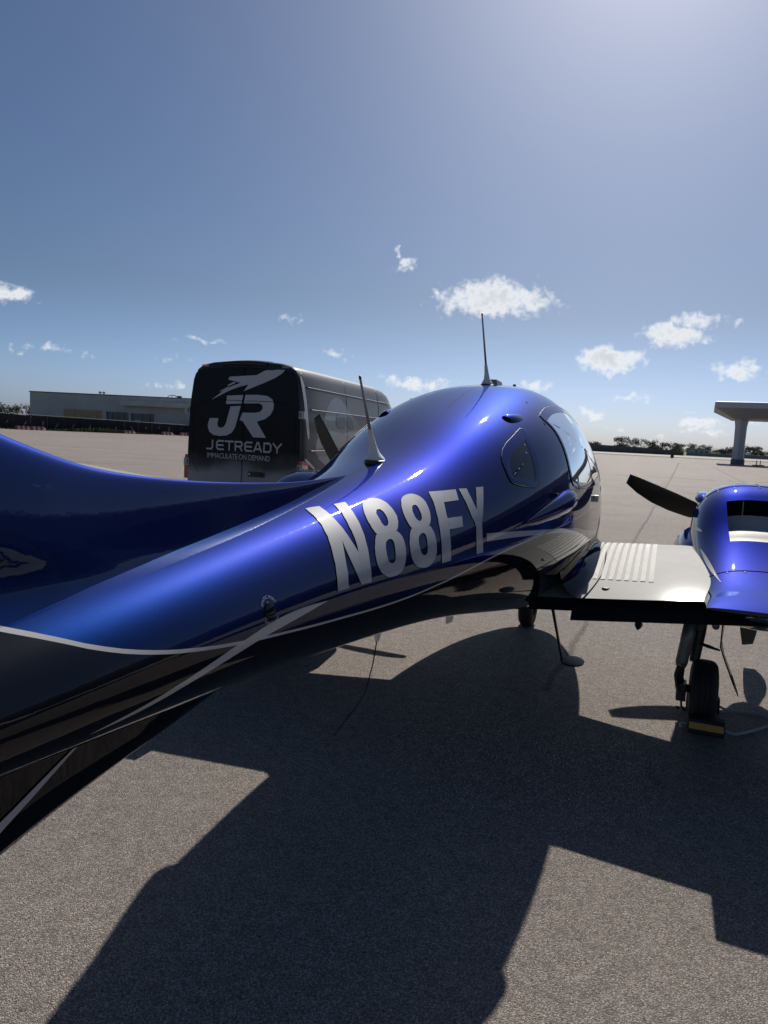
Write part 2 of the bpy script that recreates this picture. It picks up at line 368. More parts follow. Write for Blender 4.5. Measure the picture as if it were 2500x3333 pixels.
# left edge of the apron follows the fence, far edge is the grass strip
FP = Vector((-49.9, 91.76)); FD = Vector((18.35, 18.93)).normalized(); FN = Vector((-FD.y, FD.x))
def fence_pt(s, n=0.0): q = FP + FD * s + FN * n; return (q.x, q.y)
def sheet(name, pts, z, m): return tag(mesh(name, [(x, y, z) for x, y in pts], [tuple(range(len(pts)))], m), kind='structure')
sheet('ground', [(-3000, -3000), (3000, -3000), (3000, 3000), (-3000, 3000)], -.012, M_GRASS)
a0 = fence_pt(-160, -1.2); a1 = fence_pt(54, -1.2)
sheet('apron', [(-400, -400), (400, -400), (400, 146), (a1[0] + 6, 146), a1, a0, (-400, a0[1])], 0.0, M_ASPH)
sheet('runway', [(20, 163), (700, 163), (700, 214), (20, 214)], -.004, M_RUNWAY)

# ------------------------------------------------------------------ the airplane
# local axes: x starboard, y forward, z up; the root stands on the ground between the main wheels
ROOT = empty('twin_engine_airplane', ORG, -HEAD)
tag(ROOT, 'shiny dark blue twin-engine airplane lettered N88FY parked on the sunlit apron', 'airplane')

# fwd, top, bottom, halfwidth, zmid, n upper, n lower
ST=np.array([
( 2.62, .90, .87,.020, .885,2.0,2.0),
( 2.55,1.00, .76,.140, .880,2.0,2.0),
( 2.35,1.12, .64,.290, .890,2.1,2.2),
( 2.00,1.24, .54,.430, .930,2.2,2.3),
( 1.60,1.38, .48,.540, .990,2.2,2.4),
( 1.20,1.60, .48,.615,1.080,2.2,2.5),
( 0.80,1.86, .50,.655,1.170,2.2,2.5),
( 0.40,2.02, .52,.675,1.230,2.2,2.5),
( 0.00,2.065,.545,.680,1.260,2.25,2.5),
(-0.40,2.045,.605,.680,1.290,2.35,2.4),
(-0.80,1.990,.680,.660,1.300,2.4,2.3),
(-1.20,1.895,.755,.615,1.295,2.4,2.2),
(-1.60,1.775,.825,.540,1.280,2.3,2.1),
(-2.07,1.625,.895,.435,1.255,2.15,2.05),
(-2.60,1.520,.955,.335,1.230,2.05,2.0),
(-3.10,1.450,1.005,.257,1.215,2.0,2.0),
(-3.80,1.385,1.068,.215,1.205,2.0,2.0),
(-4.50,1.335,1.11,.175,1.20,2.0,2.0),
(-5.20,1.295,1.10,.120,1.195,2.0,2.0),
(-5.90,1.250,1.15,.040,1.200,2.0,2.0)])[::-1]
def nspl(x,y):
    n=len(x);h=np.diff(x);A=np.zeros((n,n));b=np.zeros(n);A[0,0]=A[-1,-1]=1
    for i in range(1,n-1):
        A[i,i-1]=h[i-1];A[i,i]=2*(h[i-1]+h[i]);A[i,i+1]=h[i];b[i]=6*((y[i+1]-y[i])/h[i]-(y[i]-y[i-1])/h[i-1])
    M=np.linalg.solve(A,b)
    def f(q):
        q=np.asarray(q,float);i=np.clip(np.searchsorted(x,q)-1,0,n-2);a=x[i+1]-q;c=q-x[i];hh=h[i]
        return (M[i]*a**3+M[i+1]*c**3)/(6*hh)+(y[i]/hh-M[i]*hh/6)*a+(y[i+1]/hh-M[i+1]*hh/6)*c
    return f
SP=[nspl(ST[:,0],ST[:,k]) for k in range(1,7)]
def sec(y): return [s(y) for s in SP]
def side_x(y,z):
    T,B,w,m,nu,nl=sec(y);d=z-m
    r=np.where(d>0,d/(T-m),-d/(m-B));n=np.where(d>0,nu,nl)
    return np.where(r<1,w*np.clip(1-np.abs(r)**n,0,1)**(1/n),-9)


def ring_pt(y, t):
    T, B, w, m_, nu, nl = (float(q) for q in sec(y))
    c, s = math.cos(t), math.sin(t); n = nu if s >= 0 else nl
    x = w * math.copysign(abs(c) ** (2 / n), c); h = (T - m_) if s >= 0 else (m_ - B)
    return (x, y, m_ + h * math.copysign(abs(s) ** (2 / n), s))

LINE = [(-6.0, 1.44), (-4.25, 1.42), (-4.05, 1.37), (-3.995, 1.349), (-3.943, 1.328), (-3.873, 1.298), (-3.775, 1.267), (-3.646, 1.239), (-3.482, 1.214), (-3.334, 1.197), (-3.034, 1.172), (-2.675, 1.160), (-2.4, 1.172), (-2.23, 1.188), (-1.87, 1.232), (-1.47, 1.268), (-1.03, 1.290), (-0.39, 1.315), (0.4, 1.34), (1.2, 1.30), (2.2, 1.10), (3.0, 1.0)]
LW = [(-6, .010), (-4.0, .0048), (-3.7, .0040), (-3.3, .0035), (-2.5, .0035), (-1.0, .0035), (3, .004)]
SW1T = [(-3.90, 1.1500), (-3.863, 1.154), (-3.766, 1.165), (-3.715, 1.173), (-3.617, 1.190), (-3.482, 1.214), (-3.281, 1.240), (-3.10, 1.238)]
SW1B = [(-3.90, 1.1495), (-3.866, 1.149), (-3.773, 1.153), (-3.663, 1.167), (-3.516, 1.188), (-3.395, 1.204), (-3.237, 1.220), (-3.10, 1.237)]
M_FUS = blue_paint('fuselage_paint', LINE, LW, swoosh=[(SW1T, SW1B), ([(-2.03, 1.325), (-1.62, 1.302), (-0.9, 1.25), (-.58, 1.21), (.3, 1.12)], [(-2.03, 1.292), (-1.62, 1.278), (-0.9, 1.225), (-.58, 1.175), (.3, 1.09)])])

# windows as outlines in (y, z); both sides
WINS = [[(-1.66, 1.645), (-1.33, 1.755), (-1.29, 1.765), (-1.27, 1.755), (-1.375, 1.64), (-1.44, 1.53), (-1.47, 1.497), (-1.51, 1.487), (-1.69, 1.507), (-1.725, 1.53)],
        [(-0.96, 1.835), (-0.90, 1.86), (-0.68, 1.905), (-0.3, 1.93), (0.25, 1.89), (0.45, 1.80), (0.42, 1.50), (0.36, 1.46), (-0.42, 1.440), (-0.90, 1.465), (-0.975, 1.50), (-0.985, 1.56), (-0.95, 1.70), (-0.93, 1.78)],
        [(0.52, 1.83), (0.62, 1.83), (0.85, 1.73), (1.15, 1.54), (1.42, 1.38), (1.40, 1.35), (1.0, 1.38), (0.55, 1.46), (0.50, 1.50)]]
def smooth_poly(poly, rounds=2):
    for _ in range(rounds):
        q = []
        for i in range(len(poly)):
            a, b_ = poly[i], poly[(i + 1) % len(poly)]
            q.append((a[0] * .75 + b_[0] * .25, a[1] * .75 + b_[1] * .25)); q.append((a[0] * .25 + b_[0] * .75, a[1] * .25 + b_[1] * .75))
        poly = q
    return poly
WINS = [smooth_poly(p) for p in WINS]
def inside(poly, y, z):
    r = False; n = len(poly)
    for i in range(n):
        (a, b_), (c, d) = poly[i], poly[(i + 1) % n]
        if (b_ > z) != (d > z) and y < (c - a) * (z - b_) / (d - b_) + a: r = not r
    return r
def inset(poly, k):
    cy = sum(p[0] for p in poly) / len(poly); cz = sum(p[1] for p in poly) / len(poly); q = []
    n = len(poly)
    for i in range(n):
        a, b_ = Vector(poly[i - 1]), Vector(poly[(i + 1) % n]); t = (b_ - a).normalized(); nn = Vector((-t.y, t.x))
        p = Vector(poly[i])
        if (Vector((cy, cz)) - p).dot(nn) < 0: nn = -nn
        q.append(tuple(p + nn * k))
    return q
WIN_IN = [inset(p, .030) for p in WINS]

def build_fuselage():
    ys = np.unique(np.concatenate([np.linspace(-5.9, -2.2, 75), np.linspace(-2.2, 1.6, 190), np.linspace(1.6, 2.3, 24), 2.62 - .32 * np.linspace(0, 1, 16) ** 2]))
    NV = 200; ts = [2 * math.pi * k / NV for k in range(NV)]
    V = [[ring_pt(float(y), t) for t in ts] for y in ys]
    v, f = grid(V, True, True)
    keep = []
    for q in f:
        if len(q) > 4: keep.append(q); continue
        y = sum(v[i][1] for i in q) / 4; z = sum(v[i][2] for i in q) / 4
        if z > 1.3 and -1.8 < y < 1.5 and any(inside(p, y, z) for p in WIN_IN): continue
        keep.append(q)
    fo = mesh('fuselage', v, keep, M_FUS, ROOT, True)
    # inner liner, a few centimetres inside, same openings
    V = [[(p[0] * .95, p[1], 1.25 + (p[2] - 1.25) * .955) for p in row] for row, y in zip(V, ys) if -1.95 < y < 1.45]
    v, f = grid(V, True, True)
    keep = [q for q in f if len(q) > 4 or not any(inside(p, sum(v[i][1] for i in q) / 4, 1.25 + (sum(v[i][2] for i in q) / 4 - 1.25) / .955) and v[q[0]][2] > 1.3 for p in WINS)]
    mesh('cabin_liner', v, keep, M_LINER, ROOT, True)
    return fo
FUS = build_fuselage()

def drape(quads, name, m_, off=.003, side=1, parent=None, smooth=True):
    """quads in (y, z), laid on the fuselage side"""
    mb = MB()
    for q in quads:
        nu = max(1, int(max(math.dist(q[0], q[1]), math.dist(q[3], q[2])) / .02) + 1); nv = max(1, int(max(math.dist(q[0], q[3]), math.dist(q[1], q[2])) / .02) + 1)
        G = []
        for i in range(nu + 1):
            a = i / nu; row = []
            for j in range(nv + 1):
                b_ = j / nv
                y = (q[0][0] * (1 - a) + q[1][0] * a) * (1 - b_) + (q[3][0] * (1 - a) + q[2][0] * a) * b_
                z = (q[0][1] * (1 - a) + q[1][1] * a) * (1 - b_) + (q[3][1] * (1 - a) + q[2][1] * a) * b_
                row.append(surf(y, z, off, side))
            G.append(row)
        mb.add(*grid(G))
    return mb.build(name, m_, parent or ROOT, smooth)
def surf(y, z, off=0.0, side=1):
    """point on the fuselage skin at (y, z), pushed out along its normal"""
    T, B, w, m_, nu, nl = (float(q) for q in sec(y)); d = z - m_; h = (T - m_) if d >= 0 else (m_ - B); n = nu if d >= 0 else nl
    r = min(abs(d) / h, .9999); x = w * (1 - r ** n) ** (1 / n)
    nx = n * (x / w) ** (n - 1) / w; nz = n * r ** (n - 1) / h * (1 if d >= 0 else -1)
    l = math.hypot(nx, nz) or 1
    return ((x + off * nx / l) * side, y, z + off * nz / l)

# panes: clear centre, black border band, slightly proud rim
for side in (1, -1):
    for k, poly in enumerate(WINS):
        inn = inset(poly, .034); n = len(poly)
        # clear pane: fan strips toward a centre line, all on the skin
        cy = sum(p[0] for p in inn) / n; cz = sum(p[1] for p in inn) / n
        G = [[surf(cy + (p[0] - cy) * s, cz + (p[1] - cz) * s, .001, side) for p in inn] for s in (0.02, .25, .5, .75, 1.0)]
        pane = mesh('window_pane', *grid(G, True), M_GLASS, ROOT, True)
        G = [[surf(p[0], p[1], .0035, side) for p in poly], [surf(p[0], p[1], .004, side) for p in inset(poly, .012)], [surf(p[0], p[1], .002, side) for p in inn]]
        mesh('window_border', *grid(G, True), M_BLUE, pane, True)
        mb = MB(); pts = [surf(p[0], p[1], .003, side) for p in poly]; mb.tube(pts + [pts[0]], .0015, 6, False)
        mb.build('window_seal', M_BLACK, pane, True)

# seats behind the rear glass
for sx in (.30, -.30):
    for sy in (-.95, .05):
        mb = MB()
        G = []
        for i, (yy, zz, hw, th) in enumerate([(sy + .12, .95, .24, .07), (sy + .06, 1.1, .25, .07), (sy, 1.3, .24, .065), (sy - .05, 1.48, .20, .05), (sy - .06, 1.54, .10, .04)]):
            G.append([(sx + hw * math.copysign(abs(math.cos(t)) ** .6, math.cos(t)), yy + th * math.sin(t), zz) for t in [2 * math.pi * q / 20 for q in range(20)]])
        st = mb.add(*grid(G, True, True)).build('seat', M_SEAT, ROOT, True); mb = MB()
        G = []
        for i, (yy, zz, hw, th) in enumerate([(sy - .065, 1.53, .06, .03), (sy - .06, 1.56, .11, .045), (sy - .05, 1.64, .12, .05), (sy - .05, 1.70, .10, .04), (sy - .05, 1.72, .03, .02)]):
            G.append([(sx + hw * math.cos(t), yy + th * math.sin(t), zz) for t in [2 * math.pi * q / 20 for q in range(20)]])
        mb.add(*grid(G, True, True))
        mb.build('headrest', M_SEAT, st, True)

# --- registration lettering: outlines as strips of (forward, height) points on the skin, tenths of a millimetre from (-3.1, 1.2)
LETTERS = {'N':[[[(1825,2630),(1927,2639),(2028,2647),(2130,2656)],[(1729,2577),(1832,2582),(1935,2587),(2055,2589)],[(1664,2521),(1769,2522),(1874,2523),(1979,2524)],[(1615,2464),(1721,2461),(1828,2458),(1935,2455)],[(1543,2392),(1650,2388),(1757,2384),(1881,2378)],[(1469,2321),(1594,2313),(1702,2308),(1826,2301)],[(1429,2246),(1537,2240),(1662,2231),(1787,2223)],[(1328,2152),(1470,2149),(1596,2148),(1738,2145)],[(1243,2057),(1403,2058),(1546,2062),(1705,2064)],[(1191,1958),(1351,1967),(1511,1975),(1671,1984)],[(1078,1839),(1274,1868),(1471,1898),(1651,1932)],[(998,1716),(1214,1768),(1430,1821),(1647,1877)],[(916,1594),(1153,1668),(1406,1742),(1660,1819)],[(845,1481),(1081,1542),(1300,1608),(1536,1674)],[(790,1367),(1008,1418),(1209,1473),(1428,1528)],[(751,1249),(951,1291),(1135,1337),(1335,1381)],[(689,1136),(889,1172),(1073,1213),(1275,1252)],[(642,1019),(843,1050),(1028,1087),(1230,1120)],[(612,900),(797,930),(999,957),(1201,986)],[(578,781),(762,802),(947,824),(1148,844)],[(543,662),(726,675),(927,685),(1111,699)],[(524,540),(706,544),(906,545),(1106,547)]],[[(2130,2656),(2227,2659),(2307,2665),(2404,2668)],[(2055,2589),(2150,2600),(2246,2610),(2358,2619)],[(1979,2524),(2089,2539),(2217,2553),(2328,2568)],[(1935,2455),(2061,2475),(2187,2495),(2297,2518)],[(1881,2378),(1991,2401),(2118,2423),(2245,2445)],[(1826,2301),(1953,2324),(2081,2347),(2208,2371)],[(1787,2223),(1915,2247),(2043,2272),(2171,2297)],[(1738,2145),(1867,2174),(2012,2202),(2141,2233)],[(1705,2064),(1834,2099),(1980,2133),(2126,2167)],[(1671,1984),(1818,2022),(1965,2061),(2112,2101)],[(1651,1932),(1798,1967),(1945,2004),(2092,2041)],[(1647,1877),(1794,1910),(1924,1946),(2072,1981)],[(1660,1819),(1790,1852),(1921,1886),(2068,1919)],[(1587,1669),(1739,1699),(1891,1730),(2044,1762)],[(1547,1516),(1720,1542),(1877,1572),(2051,1600)],[(1538,1357),(1717,1382),(1895,1408),(2074,1435)],[(1545,1218),(1700,1241),(1838,1268),(1993,1293)],[(1568,1077),(1699,1098),(1813,1123),(1928,1148)],[(1606,931),(1697,954),(1788,977),(1879,1001)],[(1657,802),(1707,819),(1774,834),(1840,848)],[(1708,672),(1733,681),(1759,690),(1801,696)],[(1775,537),(1776,538),(1776,540),(1777,541)]],[[(3049,2707),(3239,2719),(3411,2734),(3601,2747)],[(2946,2632),(3117,2643),(3304,2651),(3492,2661)],[(2858,2556),(3027,2563),(3214,2568),(3383,2576)],[(2803,2478),(2971,2481),(3139,2484),(3306,2488)],[(2685,2384),(2853,2386),(3020,2389),(3205,2389)],[(2601,2287),(2768,2288),(2935,2290),(3119,2290)],[(2515,2191),(2682,2192),(2865,2191),(3049,2190)],[(2442,2106),(2607,2098),(2773,2090),(2955,2080)],[(2402,2017),(2549,2002),(2713,1985),(2877,1969)],[(2344,1931),(2507,1905),(2653,1882),(2816,1856)],[(2297,1842),(2442,1806),(2586,1770),(2730,1734)],[(2250,1754),(2376,1708),(2518,1659),(2660,1610)],[(2203,1667),(2343,1605),(2466,1547),(2606,1485)],[(2166,1588),(2287,1513),(2408,1438),(2546,1359)],[(2112,1513),(2231,1422),(2350,1330),(2485,1235)],[(2074,1435),(2191,1328),(2308,1220),(2440,1108)],[(1993,1293),(2128,1202),(2262,1110),(2413,1015)],[(1928,1148),(2081,1073),(2234,998),(2403,918)],[(1879,1001),(2050,941),(2221,882),(2392,822)],[(1840,848),(1997,812),(2187,769),(2360,729)],[(1801,696),(1976,676),(2152,656),(2345,632)],[(1777,541),(1955,540),(2134,540),(2329,536)]]],'8a':[[[(4169,2677),(4249,2573),(4377,2463)],[(4281,2717),(4324,2600),(4398,2479)],[(4396,2745),(4401,2619),(4438,2489)],[(4498,2767),(4464,2634),(4479,2496)],[(4604,2786),(4529,2646),(4520,2500)],[(4715,2803),(4614,2655),(4544,2505)],[(4847,2815),(4684,2663),(4587,2506)],[(4964,2822),(4772,2664),(4612,2505)],[(5063,2819),(4826,2660),(4637,2499)],[(5144,2806),(4879,2647),(4646,2487)],[(5208,2785),(4915,2627),(4655,2471)],[(5253,2756),(4933,2603),(4663,2450)],[(5279,2720),(4967,2572),(4671,2427)],[(5302,2675),(4964,2539),(4661,2403)],[(5290,2622),(4961,2498),(4650,2377)],[(5275,2564),(4956,2454),(4638,2348)],[(5257,2504),(4932,2410),(4625,2318)],[(5235,2441),(4924,2362),(4595,2288)],[(5194,2375),(4896,2312),(4581,2253)],[(5167,2307),(4849,2264),(4549,2220)],[(5119,2243),(4817,2214),(4515,2187)],[(5050,2183),(4764,2167),(4479,2152)],[(4995,2122),(4710,2120),(4442,2116)],[(4921,2065),(4653,2075),(4386,2085)],[(4845,2013),(4596,2036),(4346,2059)],[(4785,1961),(4537,2003),(4306,2042)],[(4708,1915),(4477,1974),(4264,2030)],[(4627,1875),(4433,1948),(4222,2023)],[(4540,1844),(4352,1933),(4198,2017)],[(4412,1831),(4285,1924),(4175,2015)],[(4278,1827),(4198,1925),(4153,2018)],[(4125,1831),(4128,1927),(4131,2023)],[(3990,1832),(4041,1933),(4126,2029)],[(3856,1824),(3972,1932),(4104,2039)],[(3703,1816),(3884,1934),(4100,2049)],[(3570,1816),(3816,1940),(4095,2063)],[(3477,1837),(3767,1961),(4091,2084)],[(3424,1887),(3755,1999),(4086,2115)],[(3427,1954),(3762,2051),(4098,2152)],[(3432,2034),(3770,2112),(4127,2190)],[(3472,2109),(3796,2168),(4139,2229)],[(3494,2185),(3822,2225),(4167,2264)],[(3552,2263),(3865,2282),(4178,2302)],[(3629,2341),(3909,2340),(4207,2337)],[(3708,2415),(3956,2394),(4221,2371)],[(3806,2487),(4022,2444),(4254,2399)],[(3924,2558),(4107,2491),(4288,2424)],[(4045,2624),(4176,2536),(4340,2445)],[(4169,2677),(4249,2573),(4377,2463)]],[[(3477,1837),(3627,1727),(3794,1613)],[(3587,1847),(3695,1739),(3819,1627)],[(3720,1843),(3783,1741),(3862,1636)],[(3855,1836),(3872,1740),(3906,1642)],[(3990,1832),(3961,1739),(3949,1645)],[(4124,1840),(4049,1742),(3991,1644)],[(4278,1850),(4155,1744),(4016,1642)],[(4429,1854),(4226,1745),(4057,1633)],[(4540,1844),(4293,1734),(4080,1621)],[(4611,1815),(4339,1710),(4084,1605)],[(4660,1771),(4383,1674),(4105,1580)],[(4688,1717),(4389,1635),(4108,1553)],[(4713,1656),(4394,1589),(4109,1519)],[(4717,1588),(4395,1535),(4091,1481)],[(4700,1513),(4377,1474),(4071,1435)],[(4681,1432),(4374,1407),(4050,1386)],[(4658,1349),(4335,1344),(4029,1337)],[(4634,1266),(4312,1277),(4007,1287)],[(4590,1182),(4287,1208),(3984,1234)],[(4560,1094),(4260,1138),(3960,1183)],[(4511,1010),(4215,1075),(3936,1136)],[(4459,923),(4186,1009),(3913,1094)],[(4387,837),(4138,947),(3889,1056)],[(4331,753),(4089,890),(3864,1022)],[(4257,684),(4040,841),(3840,993)],[(4182,630),(3973,806),(3814,970)],[(4089,589),(3923,775),(3772,956)],[(3979,561),(3855,754),(3746,943)],[(3884,536),(3769,742),(3704,936)],[(3752,524),(3700,731),(3680,930)],[(3601,522),(3612,727),(3638,929)],[(3469,526),(3525,731),(3614,930)],[(3341,544),(3441,743),(3573,937)],[(3218,577),(3377,762),(3551,946)],[(3116,619),(3315,789),(3529,959)],[(3035,668),(3255,823),(3508,976)],[(2956,726),(3214,861),(3488,997)],[(2898,791),(3175,905),(3469,1020)],[(2861,863),(3156,953),(3451,1046)],[(2826,944),(3138,1008),(3450,1075)],[(2811,1025),(3123,1071),(3452,1115)],[(2815,1111),(3126,1142),(3456,1172)],[(2838,1202),(3149,1221),(3478,1239)],[(2863,1295),(3173,1303),(3501,1309)],[(2923,1379),(3214,1376),(3523,1371)],[(2967,1463),(3256,1443),(3546,1424)],[(3047,1541),(3316,1505),(3585,1469)],[(3128,1615),(3360,1565),(3625,1509)],[(3191,1681),(3420,1613),(3648,1545)],[(3269,1732),(3462,1654),(3688,1570)],[(3329,1777),(3521,1683),(3711,1589)],[(3392,1813),(3564,1709),(3752,1602)],[(3477,1837),(3627,1727),(3794,1613)]]],'8b':[[[(6083,2679),(6193,2577),(6337,2471)],[(6175,2725),(6267,2608),(6357,2491)],[(6269,2762),(6325,2636),(6396,2508)],[(6366,2793),(6384,2659),(6435,2522)],[(6466,2822),(6463,2678),(6476,2533)],[(6590,2849),(6546,2695),(6517,2541)],[(6735,2871),(6631,2710),(6560,2548)],[(6865,2889),(6717,2720),(6602,2550)],[(6993,2897),(6784,2724),(6644,2548)],[(7084,2898),(6850,2721),(6668,2544)],[(7157,2891),(6898,2714),(6673,2537)],[(7212,2878),(6928,2701),(6678,2526)],[(7266,2858),(6957,2682),(6683,2507)],[(7320,2831),(6987,2655),(6688,2480)],[(7357,2798),(6999,2622),(6675,2448)],[(7374,2758),(7009,2583),(6662,2411)],[(7389,2710),(7001,2541),(6630,2376)],[(7384,2653),(6991,2493),(6615,2337)],[(7359,2588),(6962,2441),(6582,2297)],[(7314,2519),(6931,2385),(6566,2255)],[(7266,2447),(6899,2331),(6531,2219)],[(7217,2369),(6847,2277),(6496,2187)],[(7147,2287),(6812,2220),(6477,2155)],[(7075,2205),(6757,2166),(6439,2128)],[(7000,2129),(6700,2116),(6401,2105)],[(6921,2053),(6641,2068),(6360,2084)],[(6823,1981),(6562,2024),(6318,2065)],[(6721,1917),(6481,1986),(6276,2050)],[(6598,1873),(6417,1958),(6235,2042)],[(6471,1854),(6333,1948),(6194,2041)],[(6341,1853),(6248,1950),(6172,2045)],[(6191,1861),(6179,1955),(6149,2052)],[(6060,1864),(6094,1963),(6145,2060)],[(5911,1855),(6008,1964),(6122,2072)],[(5761,1841),(5922,1964),(6100,2087)],[(5631,1836),(5855,1970),(6096,2104)],[(5523,1857),(5808,1989),(6092,2124)],[(5473,1908),(5781,2027),(6088,2150)],[(5463,1982),(5773,2080),(6084,2181)],[(5472,2065),(5785,2137),(6098,2212)],[(5499,2143),(5797,2193),(6113,2243)],[(5527,2214),(5828,2244),(6128,2275)],[(5575,2285),(5859,2296),(6143,2309)],[(5624,2356),(5892,2349),(6177,2340)],[(5709,2423),(5943,2398),(6194,2371)],[(5779,2493),(5995,2446),(6228,2398)],[(5884,2560),(6066,2493),(6264,2425)],[(5991,2623),(6138,2537),(6300,2449)],[(6083,2679),(6193,2577),(6337,2471)]],[[(5523,1857),(5660,1739),(5797,1621)],[(5650,1872),(5727,1757),(5839,1637)],[(5780,1872),(5831,1761),(5882,1649)],[(5911,1868),(5918,1763),(5925,1659)],[(6060,1864),(6005,1765),(5967,1664)],[(6191,1873),(6091,1769),(6008,1664)],[(6359,1882),(6196,1772),(6032,1664)],[(6490,1888),(6281,1770),(6055,1658)],[(6598,1873),(6346,1758),(6095,1644)],[(6664,1835),(6390,1730),(6116,1628)],[(6708,1777),(6414,1692),(6120,1609)],[(6713,1713),(6418,1648),(6140,1582)],[(6734,1645),(6438,1597),(6141,1550)],[(6736,1578),(6438,1544),(6140,1511)],[(6734,1505),(6418,1486),(6120,1467)],[(6713,1430),(6415,1423),(6117,1416)],[(6708,1351),(6393,1361),(6095,1368)],[(6684,1271),(6370,1296),(6073,1319)],[(6658,1186),(6363,1225),(6051,1268)],[(6630,1101),(6338,1158),(6045,1214)],[(6601,1020),(6311,1094),(6021,1167)],[(6570,944),(6266,1037),(5998,1123)],[(6520,872),(6238,978),(5973,1081)],[(6469,804),(6209,924),(5949,1043)],[(6398,743),(6162,878),(5925,1011)],[(6326,684),(6096,839),(5900,987)],[(6233,631),(6046,802),(5858,971)],[(6140,585),(5979,774),(5833,958)],[(6030,553),(5894,756),(5792,951)],[(5920,532),(5828,742),(5768,944)],[(5811,521),(5761,734),(5727,944)],[(5685,522),(5678,737),(5705,945)],[(5560,534),(5596,746),(5665,953)],[(5435,555),(5513,762),(5643,962)],[(5294,588),(5432,785),(5603,978)],[(5172,628),(5369,812),(5582,995)],[(5072,678),(5309,848),(5562,1018)],[(4996,739),(5252,894),(5543,1046)],[(4940,809),(5216,945),(5526,1079)],[(4888,889),(5198,1002),(5509,1118)],[(4855,970),(5183,1063),(5510,1160)],[(4859,1052),(5168,1133),(5513,1211)],[(4866,1143),(5191,1205),(5516,1270)],[(4892,1233),(5197,1282),(5519,1330)],[(4919,1323),(5221,1352),(5541,1381)],[(4963,1411),(5263,1417),(5562,1425)],[(5026,1499),(5306,1482),(5585,1465)],[(5108,1581),(5349,1543),(5608,1502)],[(5172,1656),(5410,1595),(5648,1533)],[(5254,1719),(5454,1642),(5672,1562)],[(5335,1776),(5516,1682),(5713,1585)],[(5419,1823),(5578,1716),(5755,1604)],[(5523,1857),(5660,1739),(5797,1621)]]],'F':[[[(8106,2938),(8350,2943),(8593,2948),(8853,2953)],[(7994,2822),(8234,2821),(8456,2823),(8696,2823)],[(7898,2706),(8117,2701),(8336,2697),(8555,2693)],[(7820,2589),(8018,2581),(8216,2573),(8431,2564)],[(7662,2413),(7859,2404),(8055,2394),(8269,2383)],[(7521,2238),(7716,2227),(7929,2214),(8124,2204)],[(7413,2060),(7607,2048),(7819,2034),(8030,2020)],[(7299,1898),(7511,1892),(7723,1887),(7935,1882)],[(7219,1733),(7432,1736),(7662,1737),(7875,1741)],[(7138,1569),(7369,1578),(7600,1587),(7831,1597)],[(7070,1403),(7300,1410),(7531,1418),(7762,1427)],[(7018,1235),(7231,1244),(7461,1250),(7710,1255)],[(6982,1065),(7195,1073),(7443,1075),(7674,1081)],[(6941,888),(7172,891),(7402,895),(7633,899)],[(6917,708),(7148,710),(7378,712),(7608,715)],[(6927,523),(7157,523),(7388,524),(7618,525)]],[[(8853,2953),(9074,2961),(9312,2968),(9550,2976),(9788,2983)],[(8696,2823),(8934,2831),(9172,2839),(9410,2848),(9666,2856)],[(8555,2693),(8793,2703),(9049,2711),(9305,2720),(9561,2729)],[(8431,2564),(8687,2573),(8944,2582),(9200,2592),(9456,2602)]],[[(8030,2020),(8285,2023),(8539,2026),(8812,2027),(9084,2029)],[(7953,1895),(8207,1897),(8479,1898),(8732,1901),(9004,1903)],[(7894,1768),(8146,1770),(8399,1773),(8670,1774),(8940,1776)],[(7833,1642),(8103,1641),(8355,1644),(8607,1647),(8877,1649)]]],'Y':[[[(10003,3002),(10175,3002),(10328,3004),(10500,3004)],[(9929,2837),(10099,2850),(10268,2864),(10438,2878)],[(9872,2672),(10058,2697),(10225,2724),(10393,2751)],[(9850,2505),(10016,2544),(10199,2582),(10365,2623)],[(9802,2338),(9986,2386),(10153,2435),(10337,2484)],[(9789,2169),(9956,2228),(10141,2286),(10326,2344)],[(9774,2001),(9960,2067),(10147,2135),(10333,2203)],[(9795,1898),(9962,1963),(10128,2029),(10312,2093)],[(9834,1794),(9980,1857),(10127,1921),(10273,1986)],[(9872,1689),(9998,1751),(10125,1814),(10270,1875)],[(9851,1637),(9975,1674),(10080,1714),(10186,1754)],[(9867,1580),(9951,1597),(10035,1615),(10137,1630)],[(9864,1525),(9927,1520),(10008,1513),(10070,1509)]],[[(11138,3033),(11308,3037),(11478,3042),(11648,3047)],[(10989,2891),(11120,2872),(11270,2852),(11420,2832)],[(10838,2751),(10968,2707),(11079,2664),(11208,2619)],[(10706,2611),(10814,2543),(10904,2476),(11012,2408)],[(10570,2475),(10677,2401),(10765,2329),(10871,2254)],[(10452,2338),(10539,2261),(10643,2181),(10748,2101)],[(10333,2203),(10418,2120),(10521,2034),(10623,1948)],[(10312,2093),(10376,2016),(10458,1937),(10540,1858)],[(10273,1986),(10335,1914),(10414,1839),(10474,1766)],[(10270,1875),(10310,1809),(10351,1743),(10409,1675)],[(10186,1754),(10246,1708),(10324,1659),(10384,1612)],[(10137,1630),(10199,1605),(10279,1577),(10360,1550)],[(10070,1509),(10152,1502),(10253,1494),(10335,1488)]],[[(9864,1525),(10009,1514),(10172,1501),(10335,1488)],[(9812,1371),(9975,1357),(10138,1343),(10301,1329)],[(9759,1218),(9940,1200),(10104,1186),(10285,1169)],[(9741,1060),(9923,1042),(10086,1027),(10268,1009)],[(9719,883),(9902,871),(10085,860),(10286,847)],[(9732,700),(9916,696),(10101,691),(10303,684)],[(9743,518),(9947,517),(10133,519),(10337,519)]]]}
